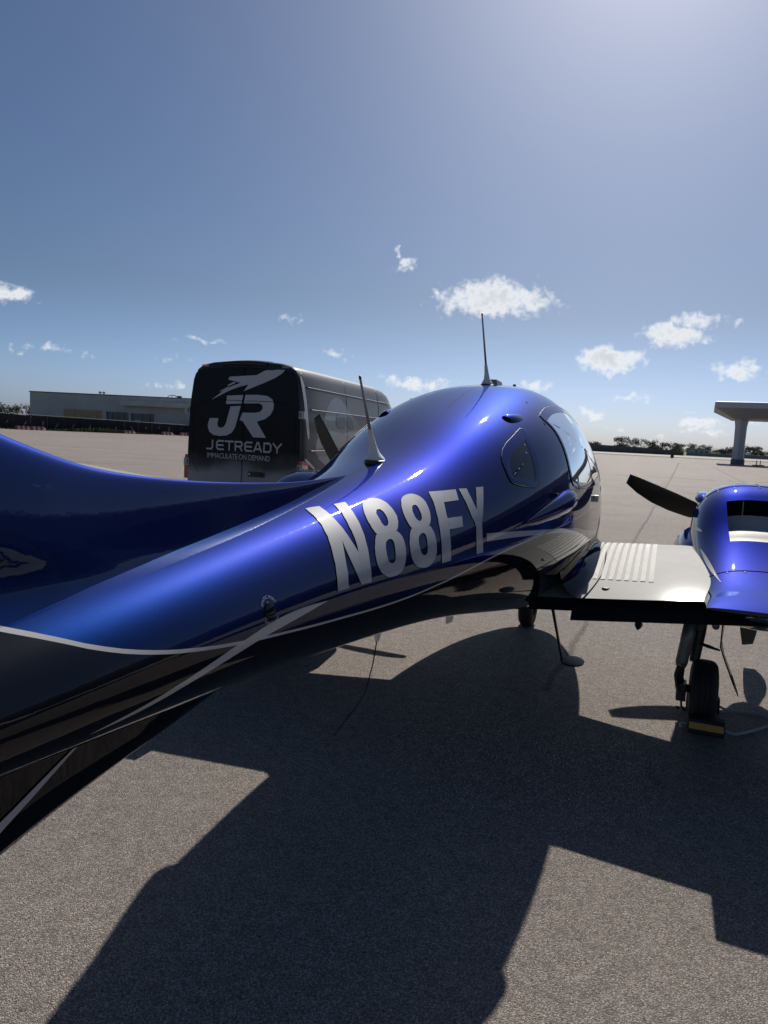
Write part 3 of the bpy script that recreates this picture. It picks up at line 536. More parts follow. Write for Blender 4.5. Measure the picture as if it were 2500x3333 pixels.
for key in ('N', '8a', '8b', 'F', 'Y'):
    mb = MB()
    for st in LETTERS[key]: mb.add(*grid([[surf(a * 1e-4 - 3.1, b_ * 1e-4 + 1.2, .0025) for a, b_ in row] for row in st]))
    o = mb.build('registration_letter', M_LETTER, ROOT, True); o['label'] = 'silver ' + {'N': 'letter N', '8a': 'first digit 8', '8b': 'second digit 8', 'F': 'letter F', 'Y': 'letter Y'}[key] + ' on the blue fuselage side'

# --- static port with its ring of print
sy_, sz_ = -3.36, 1.262
G = [[surf(sy_ + r * math.cos(t), sz_ + r * math.sin(t), h) for t in [2 * math.pi * k / 24 for k in range(24)]] for r, h in ((.021, .0008), (.018, .0016), (.003, .0016))]
sp = mesh('static_port', *grid(G, True, True), M_BLACKGLOSS, ROOT, True)
def flat_text(txt, size, font_space=1.0):
    cu = bpy.data.curves.new('t', 'FONT'); cu.body = txt; cu.size = size; cu.align_x = 'CENTER'; cu.space_character = font_space; cu.resolution_u = 3
    o = bpy.data.objects.new('t', cu); COL.objects.link(o)
    dg = bpy.context.evaluated_depsgraph_get(); dg.update()
    me = bpy.data.meshes.new_from_object(o.evaluated_get(dg))
    v = [tuple(q.co) for q in me.vertices]; f = [tuple(p.vertices) for p in me.polygons]
    bpy.data.objects.remove(o); bpy.data.curves.remove(cu); bpy.data.meshes.remove(me)
    return v, f
for txt, sgn in (('STATIC PORT', 1), ('KEEP CLEAN', -1)):
    v, f = flat_text(txt, .0105)
    vv = []
    for (u, w_, _) in v:
        if sgn > 0: a = math.pi / 2 - u / .030; r = .028 + w_
        else: a = -math.pi / 2 + u / .030; r = .036 - w_
        vv.append(surf(sy_ + r * math.cos(a), sz_ + r * math.sin(a), .002))
    mesh('static_port_print', vv, f, M_LETTER, sp)

# --- fin with long dorsal fillet, rudder, T-tail, ventral fin
FIN_LE = [(-2.45, 1.545), (-2.6, 1.541), (-2.813, 1.537), (-2.986, 1.541), (-3.309, 1.558), (-3.568, 1.583), (-3.73, 1.610), (-3.832, 1.639), (-3.921, 1.669), (-4.1, 1.745), (-4.35, 1.90), (-4.65, 2.13), (-4.92, 2.38), (-4.97, 2.43)]
_ly = nspl(np.array([p[0] for p in FIN_LE])[::-1], np.array([p[1] for p in FIN_LE])[::-1])
def build_fin():
    G = []
    ys = np.concatenate([np.linspace(-2.45, -4.9, 110), ])
    # rows follow the leading edge; each row runs from the port root over the edge to the starboard root
    for y in ys:
        zt = float(_ly(y)); T = float(sec(y)[0]); zb = T - .05
        tmax = .012 + .045 * min(1, (-2.45 - y) / 1.4) ** 1.1
        row = []
        K = 26
        for k in range(K + 1):
            s = (k / K) ** 2.0; z = zt - (zt - zb) * s
            d = zt - z
            th = tmax * math.sqrt(max(0, min(1, d / .20))) if d < .20 else tmax
            th *= (1 + .25 * min(1, d))
            fil = (.012 * min(1, (-2.45 - y) / .9) + .062 * min(1, max(0, (-3.45 - y) / .75)) ** 1.5) * math.exp(-max(0, z - T + .035) / (.018 + .025 * min(1, max(0, (-3.45 - y) / .75))))
            row.append((th + fil, y, z))
        G.append([(-p[0], p[1], p[2]) for p in row[::-1]] + row[1:])
    # aft part of the fin: constant top, tapering to the rudder post
    for y in np.linspace(-4.95, -5.45, 14):
        zt = 2.43; T = float(sec(y)[0]); zb = T - .05; u = (-4.95 - y) / .5
        row = []
        for k in range(27):
            s = (k / 26) ** 2.0; z = zt - (zt - zb) * s; d = zt - z
            th = .057 * (1 - .55 * u) * (1 if d > .05 else math.sqrt(max(d, 0) / .05))
            fil = .075 * (1 - u) * math.exp(-max(0, z - T + .035) / .038)
            row.append((th + fil, y, z))
        G.append([(-p[0], p[1], p[2]) for p in row[::-1]] + row[1:])
    mesh('fin', *grid(G), M_FUS, ROOT, True)
    mb = MB(); mb.prism([(-5.46, 1.30), (-5.46, 2.40), (-5.72, 2.42), (-5.85, 1.25)], lambda u, v_, w: (w - .02, u, v_), .04); mb.build('rudder', M_BLUE, ROOT)
build_fin()
def airfoil(n=40, t=.14, camber=.02, x_hi=1.0, x_lo=1.0):
    up, lo = [], []
    for i in range(n + 1):
        b_ = math.pi * i / n; x = (1 - math.cos(b_)) / 2
        def pt(x):
            yt = 5 * t * (.2969 * math.sqrt(x) - .1260 * x - .3516 * x * x + .2843 * x ** 3 - .1036 * x ** 4)
            yc = camber / .16 * (.8 * x - x * x) if x < .4 else camber / .36 * (.2 + .8 * x - x * x)
            return yt, yc
        yt, yc = pt(x * x_hi); up.append((x * x_hi, yc + yt))
        yt, yc = pt(x * x_lo); lo.append((x * x_lo, yc - yt))
    return up[::-1] + lo[1:]
def wing_loft(name, secs, m_, t, x_hi=1.0, x_lo=1.0, camber=.02, parent=None, cap=True, fm=None):
    af = airfoil(40, t, camber, x_hi, x_lo); G = []
    for (x, ly, lz, ty, tz) in secs:
        row = []
        for (a, h) in af:
            cy = ly - ty; L_ = math.hypot(cy, lz - tz); ny, nz = (lz - tz) / L_, cy / L_
            row.append((x, ly + (ty - ly) * a - ny * h * L_ * 0, lz + (tz - lz) * a + h * L_))
        G.append(row)
    v_, f_ = grid(G, True, cap); nv = len(af)
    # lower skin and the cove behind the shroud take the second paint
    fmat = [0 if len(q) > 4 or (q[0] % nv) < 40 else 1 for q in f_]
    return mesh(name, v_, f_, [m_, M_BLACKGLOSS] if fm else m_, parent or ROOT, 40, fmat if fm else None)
wing_loft('horizontal_stabilizer', [(-1.62, -5.15, 2.45, -5.75, 2.44), (-.4, -4.95, 2.45, -5.75, 2.44), (.4, -4.95, 2.45, -5.75, 2.44), (1.62, -5.15, 2.45, -5.75, 2.44)], M_BLUE, .10, camber=0)
# ventral fin under the tail cone: a deep flat-sided keel with a rounded lower edge
_vb = nspl(np.array([-5.6, -5.2, -4.8, -4.4, -4.1, -3.96, -3.86, -3.74, -3.6, -3.47, -3.30, -3.1, -2.95]), np.array([.86, .80, .77, .80, .856, .888, .909, .930, .950, .967, .988, 1.008, 1.022]))
def vw(y): return .052 * min(1, max(.05, (-2.95 - y) / .55)) ** .8
VG = []
for y in np.linspace(-2.95, -5.5, 60):
    y = float(y); B = float(sec(y)[1]); zb = float(_vb(y)); w0 = vw(y); d = max(.01, B - zb)
    half = [(w0 * 1.7, B + .055), (w0 * 1.15, B + .02), (w0, B - .01), (w0 * .92, B - d * .45), (w0 * .75, B - d * .8), (w0 * .45, zb + d * .05), (0.0, zb)]
    VG.append([(-a, y, z) for a, z in half] + [(a, y, z) for a, z in half[-2::-1]])
vf = mesh('ventral_fin', *grid(VG), M_BLACKGLOSS, ROOT, True)
# the wide silver sweep carries on across the keel
G = []
for k in range(24):
    u = k / 23; y = -3.785 - .62 * u; B = float(sec(y)[1]); zb = float(_vb(y)); d = B - zb; w0 = vw(y)
    zt = 1.062 - .27 * u - .02 * u * u; zl = zt - .004 - .030 * min(1, u * 2.2)
    def fx(z):
        if z > B - .01: return w0 * (1 + .15 * (z - B + .01) / .03)
        return w0 * (1 - .08 * min(1, (B - z) / (d * .45))) - max(0, (B - d * .45 - z)) / (d * .35) * .17 * w0
    G.append([(fx(z) + .003, y, z) for z in (zl, (zl + zt) / 2, zt)])
mesh('silver_sweep', *grid(G), M_LETTER, vf, True)

# --- wings (starboard described, port mirrored)
WS = [(.42, .78, .860, -1.14, .755), (.62, .735, .880, -1.13, .772), (1.0, .67, .917, -1.115, .813), (1.34, .62, .950, -1.10, .851), (2.0, .56, 1.018, -1.06, .920), (3.2, .46, 1.142, -.95, 1.062), (6.3, .16, 1.462, -.66, 1.400)]
def wing_top(x, y):
    for a, b_ in zip(WS, WS[1:]):
        if a[0] <= x <= b_[0]:
            k = (x - a[0]) / (b_[0] - a[0]); s = [p + (q - p) * k for p, q in zip(a, b_)]; break
    c = (s[1] - y) / (s[1] - s[3]); L_ = math.hypot(s[1] - s[3], s[2] - s[4]); c = min(max(c, .0), 1)
    t, cam_ = .14, .02
    yt = 5 * t * (.2969 * math.sqrt(c) - .1260 * c - .3516 * c * c + .2843 * c ** 3 - .1036 * c ** 4)
    yc = cam_ / .16 * (.8 * c - c * c) if c < .4 else cam_ / .36 * (.2 + .8 * c - c * c)
    return s[2] + (s[4] - s[2]) * c + (yc + yt) * L_
for sd in (1, -1):
    mx = lambda L_: [(sd * s[0],) + tuple(s[1:]) for s in L_]
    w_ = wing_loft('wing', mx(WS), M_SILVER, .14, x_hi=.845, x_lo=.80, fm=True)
    # winglet
    G = []
    for (x, ly, lz, ty, tz, th) in ((6.30, .16, 1.46, -.66, 1.40, .06), (6.45, .02, 1.52, -.70, 1.47, .05), (6.56, -.25, 1.75, -.78, 1.72, .03), (6.62, -.5, 2.0, -.85, 1.98, .015)):
        G.append([(sd * (x + th * .5), (ly + ty) / 2, (lz + tz) / 2 - th * .3), (sd * x, ly, lz), (sd * (x - th * .5), (ly + ty) / 2, (lz + tz) / 2 + th), (sd * x, ty, tz)])
    mesh('winglet', *grid(G, True, True), M_SILVER, ROOT, True)
    # drooped flap, its nose tucked under the shroud
    G = []
    for x in (.665, 1.0, 1.6, 2.2, 3.2):
        k = (x - .62) * .105
        ny, nz = -.66 + .01 * (x - .6), .772 + k; ty, tz = -.850 + .02 * (x - .6), .727 + k
        top = [(ny + .05, nz - .01), (ny + .02, nz + .02), (ny - .06, nz + .034), (ny - .13, nz + .026), (ty + .012, tz + .022), (ty, tz + .003), (ty + .002, tz - .003), (ny - .10, nz - .05), (ny, nz - .055), (ny + .045, nz - .035)]
        G.append([(sd * x, a, b_) for a, b_ in top])
    mesh('flap', *grid(G, True, True), M_FLAP, ROOT, 35)
    # flap hinge fairing
    MB().tube([(sd * 1.02, -.55, .73), (sd * 1.02, -.72, .725), (sd * 1.02, -.86, .735)], [.012, .022, .006], 8).build('flap_hinge', M_BLACK, ROOT, True)
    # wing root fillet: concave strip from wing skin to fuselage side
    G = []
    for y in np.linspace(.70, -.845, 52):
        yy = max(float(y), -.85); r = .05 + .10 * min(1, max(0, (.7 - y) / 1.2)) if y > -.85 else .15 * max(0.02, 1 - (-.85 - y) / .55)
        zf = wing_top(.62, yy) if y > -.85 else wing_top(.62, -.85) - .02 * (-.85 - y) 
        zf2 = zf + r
        x0 = surf(float(y), max(zf2, float(sec(y)[1]) + .02))[0]; x1 = max(x0 + r * .9, .652)  # fairing widened outboard: its black edge paints in shade on the inboard wing
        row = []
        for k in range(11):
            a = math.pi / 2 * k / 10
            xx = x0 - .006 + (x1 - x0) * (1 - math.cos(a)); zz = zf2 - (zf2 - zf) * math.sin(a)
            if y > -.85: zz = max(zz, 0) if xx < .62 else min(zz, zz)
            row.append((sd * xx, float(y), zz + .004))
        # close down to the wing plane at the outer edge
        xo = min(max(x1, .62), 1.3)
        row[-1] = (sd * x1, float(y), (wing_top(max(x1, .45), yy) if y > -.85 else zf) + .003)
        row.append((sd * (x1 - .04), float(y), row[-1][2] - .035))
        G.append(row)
    mesh('wing_root_fairing_and_shade', *grid(G), M_BLACKGLOSS, ROOT, 60)
    # walkway grit strips
    if sd == 1:
        for i in range(9):
            xa = .700 + .0437 * i; xb = xa + .027
            nrow = 26; G = []
            for k in range(nrow + 1):
                y = .60 + (-.565 - .004 * i - .60) * k / nrow
                y = y + (0 if i > 1 else 0)
                G.append([(x, y, wing_top(x, y) + .003) for x in (xa, (xa + xb) / 2, xb)])
            mesh('walkway_strip', *grid(G), M_GRIT, w_, True)
        # fuel / drain cap
        MB().lathe([(0, .022), (.003, .022), (.004, .018), (.004, .002)], (.83, -.70, wing_top(.83, -.70) - .001), (0, .12, 1), 20).build('filler_cap', M_GREYMET, w_, True)

    # nacelle
    NX = 1.68; NZ = 0.0 if sd == 1 else -.12
    NS = [(1.46, .17, 1.20, .98, 1.09), (1.40, .235, 1.30, .90, 1.10), (1.25, .315, 1.395, .82, 1.11), (1.0, .375, 1.462, .74, 1.12), (.7, .40, 1.487, .69, 1.12), (.45, .40, 1.46, .68, 1.10), (.31, .395, 1.40, .68, 1.08), (.1, .385, 1.275, .69, 1.02), (-.1, .372, 1.18, .70, .97), (-.4, .362, 1.075, .72, .92), (-.75, .352, 1.00, .80, .90), (-1.02, .35, .965, .915, .935), (-1.08, .35, .950, .930, .938)]
    A = np.array(NS)[::-1]; SPN = [nspl(A[:, 0], A[:, k]) for k in range(1, 5)]
    ysn = np.concatenate([np.linspace(1.46, 1.2, 12), np.linspace(1.17, .36, 26), [.31], np.linspace(.27, -.10, 12), np.linspace(-.14, -1.08, 28)])
    NVN = 72; V = []
    def nac(y, t, off=0.0):
        w, T, B, m_ = (float(s(y)) for s in SPN); c, s = math.cos(t), math.sin(t); n = 2.7 if s > 0 else 2.3
        return (NX + (w + off) * math.copysign(abs(c) ** (2 / n), c), y, NZ + m_ + ((T - m_) if s > 0 else (m_ - B)) * math.copysign(abs(s) ** (2 / n), s) + off * s)
    ts = [2 * math.pi * k / NVN for k in range(NVN)]
    V = [[nac(float(y), t) for t in ts] for y in ysn]
    v, f = grid(V, True, True)
    # exit-air opening: remove a patch on top, floor it with a ramp plate
    i0 = int(np.where(np.isclose(ysn, .31))[0][0]); i1 = int(np.where(np.isclose(ysn, -.10))[0][0]); j0, j1 = 13, 23
    keep = [q for q in f if len(q) > 4 or not (i0 <= q[0] // NVN < i1 and j0 <= q[0] % NVN < j1)]
    sx = lambda P: [(sd * a, b_, c) for a, b_, c in P]
    nc = mesh('engine_nacelle', sx(v), keep, M_BLUE, ROOT, 50)
    # ramp plate (beige) and duct walls
    ramp = []; 
    for i in range(i0, i1 + 1):
        u = (i1 - i) / (i1 - i0); dep = .0 + .10 * min(1, max(0, (u - .30) / .45)) + .012 * (u < .99) * (i < i1)
        ramp.append([(V[i][j][0], V[i][j][1], V[i][j][2] - dep) for j in range(j0, j1 + 1)])
    G = ramp; vv, ff = grid(G)
    mesh('heat_shield_plate', sx(vv), ff, M_PLATE, nc, True)
    mb = MB()
    # front wall and dark duct running forward under the cowl
    fw = [V[i0][j] for j in range(j0, j1 + 1)]; lo = ramp[0]
    fw2 = [(p[0], p[1] + .02, p[2] + .012) for p in fw]
    mb.add(*grid([[(p[0], p[1] - .001, p[2] - .010) for p in fw], [(p[0], p[1] + .16, p[2] - .012) for p in fw], [(p[0], p[1] + .16, p[2] - .14) for p in fw], [(p[0], p[1] - .001, p[2] - .0005) for p in lo]]))
    mesh('air_duct', sx(mb.v), mb.f, M_VOID, nc)
    mb = MB()
    for jj in (j0, j1):
        wv, wf = grid([[V[i][jj] for i in range(i0, i1 + 1)], [ramp[i - i0][0 if jj == j0 else -1] for i in range(i0, i1 + 1)]])
        mesh('duct_side_wall', sx(wv), wf, M_BLUE, nc)
    mb = MB()
    for fr in (.27, .73):
        j = j0 + (j1 - j0) * fr; a = V[i0][int(round(j))]; l = lo[int(round(j)) - j0]
        MB().box(sd * a[0] - .003, sd * a[0] + .003, .312, .36, l[2] - .01, a[2] - .006).build('duct_vane', M_GREYMET, nc)
    # seams: thin dark bands hugging the cowl
    for ysm in (.52, -.47):
        mb = MB(); pts = [nac(ysm + (.03 * math.sin(t) if ysm > 0 else -.05 * (1 - math.sin(max(0, t)))), t, .0012) for t in [math.pi * k / 60 for k in range(-4, 65)]]
        mb.tube(sx(pts), .0022, 5, False); mb.build('cowl_seam', M_VOID, nc)
    mb = MB(); pts = [nac(y, math.pi / 2 + .0, .0012) for y in np.linspace(1.2, .53, 12)]; mb.tube(sx(pts), .0018, 5, False); mb.build('cowl_seam', M_VOID, nc)
    # screws
    mb = MB()
    for ysm in (.50, .545, -.49):
        for t in np.linspace(.45, math.pi - .45, 9):
            p = nac(ysm, t, .0); q = nac(ysm, t, .003); mb.lathe([(0, .006), (.002, .006), (.0025, .003)], (sd * p[0], p[1], p[2]), (0.01, 0, 1), 8)
    tag(mb.build('cowl_screw', M_METAL, nc, True), kind='stuff')
    # silver accent lines on the nacelle flank
    for (pa, pb, w0) in (((.12, 2.60), (.30, 2.93), .006), ((-.05, 2.72), (-.62, 2.30), .009)):
        G = []
        for k in range(17):
            u = k / 16; y = pa[0] + (pb[0] - pa[0]) * u; t = pa[1] + (pb[1] - pa[1]) * u; w = w0 * math.sin(math.pi * min(.97, u + .05)) * .035 / .006 + .004
            G.append([nac(y, t - w, .003), nac(y, t + w, .003)])
        vv, ff = grid(G); mesh('accent_stripe', sx(vv), ff, M_LETTER, nc, True)
    # inboard scoop cheek on the cowl
    G = []
    for (y, r, off) in ((1.22, .008, .0), (1.20, .035, .01), (1.12, .055, .018), (.96, .062, .012), (.74, .055, -.01), (.50, .03, -.05)):
        w, T, B, m_ = (float(s(y)) for s in SPN)
        cx, cz = nac(y, 2.45)[0] - off * .3, nac(y, 2.45)[2] + off * .4 - .02
        G.append([(cx + r * math.cos(t), y, cz + r * .75 * math.sin(t)) for t in [2 * math.pi * k / 20 for k in range(20)]])
    vv, ff = grid(G, True, True); mesh('cowl_scoop', sx(vv), ff, M_BLUE, nc, True)
    # lower inboard cheek (intercooler bulge)
    G = []
    for (y, r) in ((1.30, .02), (1.25, .10), (1.05, .15), (.7, .16), (.35, .12), (.1, .04)):
        cx, cz = nac(y, math.pi * 1.02)[0] + .06, .98 + NZ
        G.append([(cx + r * math.cos(t), y, cz + r * 1.15 * math.sin(t)) for t in [2 * math.pi * k / 24 for k in range(24)]])
    vv, ff = grid(G, True, True); mesh('cowl_cheek', sx(vv), ff, M_BLUE, nc, True)
    # spinner + three wide-chord blades
    HUB = Vector((sd * NX, 1.50, 1.09 + NZ * .35))
    MB().lathe([(0, .165), (.06, .16), (.14, .135), (.22, .09), (.28, .04), (.30, .008)], HUB, (0, 1, 0), 32).build('spinner', M_BLUE, ROOT, True)
    base = math.atan2(1.411 - HUB.z, .782 - NX) if sd == 1 else math.atan2(1.872 - HUB.z, -2.241 + NX)
    for kb in range(3):
        ang = base + kb * 2 * math.pi / 3; G = []
        er = Vector((math.cos(ang), 0, math.sin(ang))); et = Vector((-math.sin(ang), 0, math.cos(ang)))
        for (r, ch, tw, th, sw) in ((.10, .05, 60, .05, 0), (.18, .07, 55, .045, 0), (.28, .125, 46, .03, .005), (.40, .165, 38, .022, .01), (.55, .175, 31, .016, .012), (.70, .165, 26, .012, .008), (.84, .135, 22, .009, -.006), (.92, .10, 20, .007, -.02), (.952, .085, 20, .005, -.026)):
            tw_ = R(tw) * .75; row = []
            d1 = (et * math.cos(tw_) * (1) + Vector((0, 1, 0)) * math.sin(tw_)); d2 = d1.cross(er)
            for t in [2 * math.pi * q / 18 for q in range(18)]:
                row.append(tuple(HUB + Vector((0, .05, 0)) + er * r + et * sw + d1 * (ch / 2 * math.cos(t)) + d2 * (th / 2 * math.sin(t))))
            G.append(row)
        mesh('propeller_blade', *grid(G, True, True), M_PROP, ROOT, True)

# --- landing gear
def wheel(parent, cx, cy, rad, wid, hub):
    hw = wid / 2
    prof = [(-hw * .55, hub), (-hw * .9, hub + .01), (-hw, rad * .72), (-hw * .93, rad * .86), (-hw * .72, rad * .955), (-hw * .52, rad * .985), (-hw * .40, rad * .992), (-hw * .38, rad * .978), (-hw * .34, rad * .978), (-hw * .32, rad * .998), (-hw * .03, rad), (-hw * .01, rad * .985), (hw * .01, rad * .985), (hw * .03, rad), (hw * .32, rad * .998), (hw * .34, rad * .978), (hw * .38, rad * .978), (hw * .40, rad * .992), (hw * .52, rad * .985), (hw * .72, rad * .955), (hw * .93, rad * .86), (hw, rad * .72), (hw * .9, hub + .01), (hw * .55, hub)]
    t = MB().lathe(prof, (cx, cy, rad - .006), (1, 0, 0), 48).build('tyre', M_RUBBER, parent, 40)
    MB().lathe([(-hw * .62, hub * .3), (-hw * .6, hub * .98), (-hw * .5, hub * 1.02), (hw * .5, hub * 1.02), (hw * .6, hub * .98), (hw * .62, hub * .3)], (cx, cy, rad - .006), (1, 0, 0), 28).build('wheel_rim', M_GREYMET, t, 40)
    return t
for sd in (1, -1):
    X = lambda P: [(sd * a, b_, c) for a, b_, c in P]
    mb = MB()
    mb.tube(X([(1.335, .02, .80), (1.325, .01, .66), (1.318, .0, .60)]), .026, 16); mb.build('gear_piston', M_METAL, ROOT, True)
    mb = MB()
    mb.tube(X([(1.320, .003, .615), (1.318, .0, .612), (1.302, -.02, .50), (1.300, -.022, .495), (1.284, -.04, .365), (1.280, -.045, .335)]), [.030, .042, .040, .037, .037, .030], 18)
    mb.build('oleo_cylinder', M_GREYMET, ROOT, True)
    mb = MB()   # leg behind + link arms
    mb.tube(X([(1.385, .06, .86), (1.375, .05, .55), (1.36, .03, .36)]), [.045, .038, .03], 12)
    mb.add(*grid([X([(1.34, .04, .72), (1.46, .04, .72), (1.39, .04, .57), (1.345, .04, .575)]), X([(1.34, .0, .72), (1.46, .0, .72), (1.39, .0, .57), (1.345, .0, .575)])], True, True))
    mb.build('gear_leg', M_BRAKE, ROOT, 40)
    mb = MB()
    mb.tube(X([(1.285, -.045, .37), (1.275, -.03, .27), (1.29, .0, .19), (1.36, .0, .185)]), [.022, .03, .034, .025], 12)
    mb.tube(X([(1.265, -.07, .33), (1.255, -.085, .29), (1.262, -.075, .25)]), .010, 8)
    mb.tube(X([(1.272, -.06, .245), (1.268, -.09, .23), (1.28, -.10, .19)]), .008, 8)
    mb.box(*sorted((sd * 1.268, sd * 1.325)), -.085, .02, .125, .235)
    mb.box(*sorted((sd * 1.258, sd * 1.275)), -.06, -.02, .205, .225)
    mb.tube(X([(1.30, -.07, .14), (1.305, -.08, .09), (1.33, -.06, .06)]), .007, 8)
    mb.tube(X([(1.29, -.08, .075), (1.275, -.085, .085)]), [.012, .006], 8)
    mb.build('brake_caliper', M_BRAKE, ROOT, 40)
    wheel(ROOT, sd * 1.425, 0, .196, .158, .085)
    # edge-on gear door and its link
    G = [X([(1.492, -.12, .80), (1.500, -.12, .80), (1.535, .16, .80), (1.527, .16, .80)]), X([(1.484, -.12, .64), (1.492, -.12, .64), (1.527, .16, .64), (1.519, .16, .64)]), X([(1.490, -.06, .50), (1.498, -.06, .50), (1.515, .10, .50), (1.507, .10, .50)]), X([(1.520, -.05, .42), (1.529, -.05, .42), (1.535, .10, .42), (1.526, .10, .42)]), X([(1.580, -.04, .28), (1.590, -.04, .28), (1.596, .08, .28), (1.586, .08, .28)]), X([(1.622, -.01, .19), (1.626, -.01, .19), (1.63, .04, .19), (1.626, .04, .19)])]
    mesh('gear_door', *grid(G, True, True), M_BLACKGLOSS, ROOT)
    MB().tube(X([(1.36, .02, .49), (1.43, .01, .475), (1.50, .0, .462)]), [.008, .012, .006], 8).build('door_link', M_BLACK, ROOT, True)
    MB().lathe([(0, .022), (.05, .022), (.055, .012)], (sd * 1.455, -.03, .63), (0, -1, 0), 14).build('gear_pivot', M_GREYMET, ROOT, 40)
# nose gear
mb = MB(); mb.tube([(0, 1.60, .62), (0, 1.68, .42), (0, 1.70, .36)], [.04, .034, .03], 14)
for s_ in (-1, 1): mb.tube([(s_ * .03, 1.70, .38), (s_ * .085, 1.72, .33), (s_ * .088, 1.735, .19)], [.02, .018, .02], 10)
mb.tube([(-.09, 1.735, .185), (.09, 1.735, .185)], .018, 10)
mb.build('nose_gear_fork', M_BLACK, ROOT, True)
wheel(ROOT, 0, 1.735, .185, .135, .075)
for s_ in (-1, 1): MB().prism([(1.55, .62), (1.95, .66), (1.93, .42), (1.62, .40)], lambda u, v_, w: (s_ * .17 + w, u, v_), .008).build('nose_gear_door', M_BLACKGLOSS, ROOT)

# --- boarding step
mb = MB(); mb.tube([(.515, -.60, .82), (.53, -.605, .74), (.575, -.30, .335)], [.02, .016, .012], 12, squash=.6)
stp = mb.build('boarding_step', M_BLACK, ROOT, True)
mb = MB(); mb.lathe([(-.012, .03), (-.008, .062), (.004, .065), (.006, .05)], (0, 0, 0), (0, 0, 1), 24)
mesh('step_pad', [(.640 + a * 1.15, -.30 + b_ * 1.6, .335 + c) for a, b_, c in mb.v], mb.f, M_BLACK, stp, 40)

# --- antennas, scoops, small fittings
def whip(y, lean, h, name):
    z = float(sec(y)[0]); mb = MB()
    G = []
    for (hh, rx, ry) in ((-.02, .036, .062), (.004, .036, .062), (.016, .028, .048), (.032, .019, .030), (.06, .014, .019), (.09, .011, .014), (.12, .008, .009)):
        G.append([(rx * math.cos(t), y - hh * lean + ry * math.sin(t), z + hh - .0) for t in [2 * math.pi * k / 20 for k in range(20)]])
    o = mesh(name, *grid(G, True, True), M_WHITE, ROOT, 50)
    MB().tube([(0, y - .12 * lean, z + .12), (0, y - h * lean, z + h)], [.0065, .0045], 10).build('antenna_rod', mat('antenna_grey', (.30, .29, .27), .5), o, True)
    MB().lathe([(0, .0055), (.012, .005)], (0, y - h * lean, z + h), (0, -lean, 1), 8).build('rod_tip', M_BLACK, o, True)
    G = [[(rx * math.cos(t), y + ry * math.sin(t), z + hh) for t in [2 * math.pi * k / 20 for k in range(20)]] for hh, rx, ry in ((-.03, .041, .067), (-.002, .041, .067), (.001, .036, .062))]
    mesh('antenna_gasket', *grid(G, True, True), M_BLACK, o, 40)
whip(-.40, .62, .385, 'whip_antenna'); whip(-2.18, .62, .305, 'whip_antenna')
z = float(sec(-.22)[0]); 
mb = MB(); mb.add([(a, b_, c) for a, b_, c in [(-.04, -.30, z - .01), (.04, -.30, z - .01), (.04, -.12, z - .01), (-.04, -.12, z - .01), (-.03, -.29, z + .028), (.03, -.29, z + .028), (.03, -.14, z + .024), (-.03, -.14, z + .024)]], [(0, 3, 2, 1), (4, 5, 6, 7), (0, 1, 5, 4), (1, 2, 6, 5), (2, 3, 7, 6), (3, 0, 4, 7)]); mb.build('gps_antenna', M_GREYMET, ROOT)
MB().prism([(.36, 2.02), (.50, 2.02), (.44, 2.115), (.41, 2.115)], lambda u, v_, w: (w - .008, u, v_), .016).build('temperature_probe', M_GREYMET, ROOT)
# roof air scoops, one each side
for sd in (1, -1):
    G = []; p0 = Vector(surf(-1.22, 1.815)); 
    nrm = Vector((.62, 0, .78)).normalized(); tn = Vector((-.78, 0, .62))
    for (dy, w, h) in ((.10, .010, .002), (.05, .030, .014), (-.015, .038, .021), (-.06, .037, .021), (-.075, .034, .018)):
        row = []
        zc = 1.815 + .16 * dy; p0 = Vector(surf(-1.22 + dy, zc))
        for t in [math.pi * k / 14 for k in range(15)]:
            q = p0 + tn * (w * math.cos(t)) + nrm * (h * math.sin(t) - .006); row.append((sd * q.x, q.y, q.z))
        G.append(row)
    sc = mesh('roof_air_scoop', *grid(G), M_BLUE, ROOT, True)
    row = G[-1]; G2 = [[(p[0], p[1] + .004, p[2]) for p in row], [(sd * (p0.x + .0), p0.y + .05, p0.z - .001)] * len(row)]
    mesh('scoop_mouth', *grid(G2), M_VOID, sc)
    # door-side cooling scoop (long tear-drop blister)
    G = []
    for (y, zc, w, h) in ((-1.68, 1.335, .008, .001), (-1.5, 1.352, .030, .014), (-1.3, 1.378, .048, .030), (-1.14, 1.402, .058, .046), (-1.05, 1.415, .052, .050), (-1.005, 1.42, .034, .036), (-.985, 1.42, .008, .006)):
        row = []
        for t in [math.pi * k / 16 for k in range(17)]:
            p = Vector(surf(y, zc + w * math.cos(t), h * math.sin(t) - .003 , sd)); row.append(tuple(p))
        G.append(row)
    mesh('side_air_scoop', *grid(G), M_BLUE, ROOT, True)
    # door outline seams and latch
    mb = MB(); mb.tube([surf(y, z_, .0012, sd) for y, z_ in smooth_poly([(-1.02, 1.30), (-1.02, 1.55), (-.99, 1.80), (-.85, 1.92)], 0)], .0022, 5, False); mb.build('door_seam', M_VOID, ROOT); mb = MB()
    mb.tube([surf(y, z_, .0012, sd) for y, z_ in [(.47, 1.92), (.48, 1.7), (.47, 1.4), (.44, 1.15), (.30, 1.06), (-.1, 1.04), (-.16, 1.08), (-.17, 1.38)]], .0022, 5, False)
    mb.build('door_seam', M_VOID, ROOT)
    p = Vector(surf(-.14, 1.37, 0, sd)); mb = MB(); mb.box(*sorted((p.x - sd * .004, p.x + sd * .024)), -.17, -.11, 1.345, 1.385); mb.build('door_latch', M_METAL, ROOT)
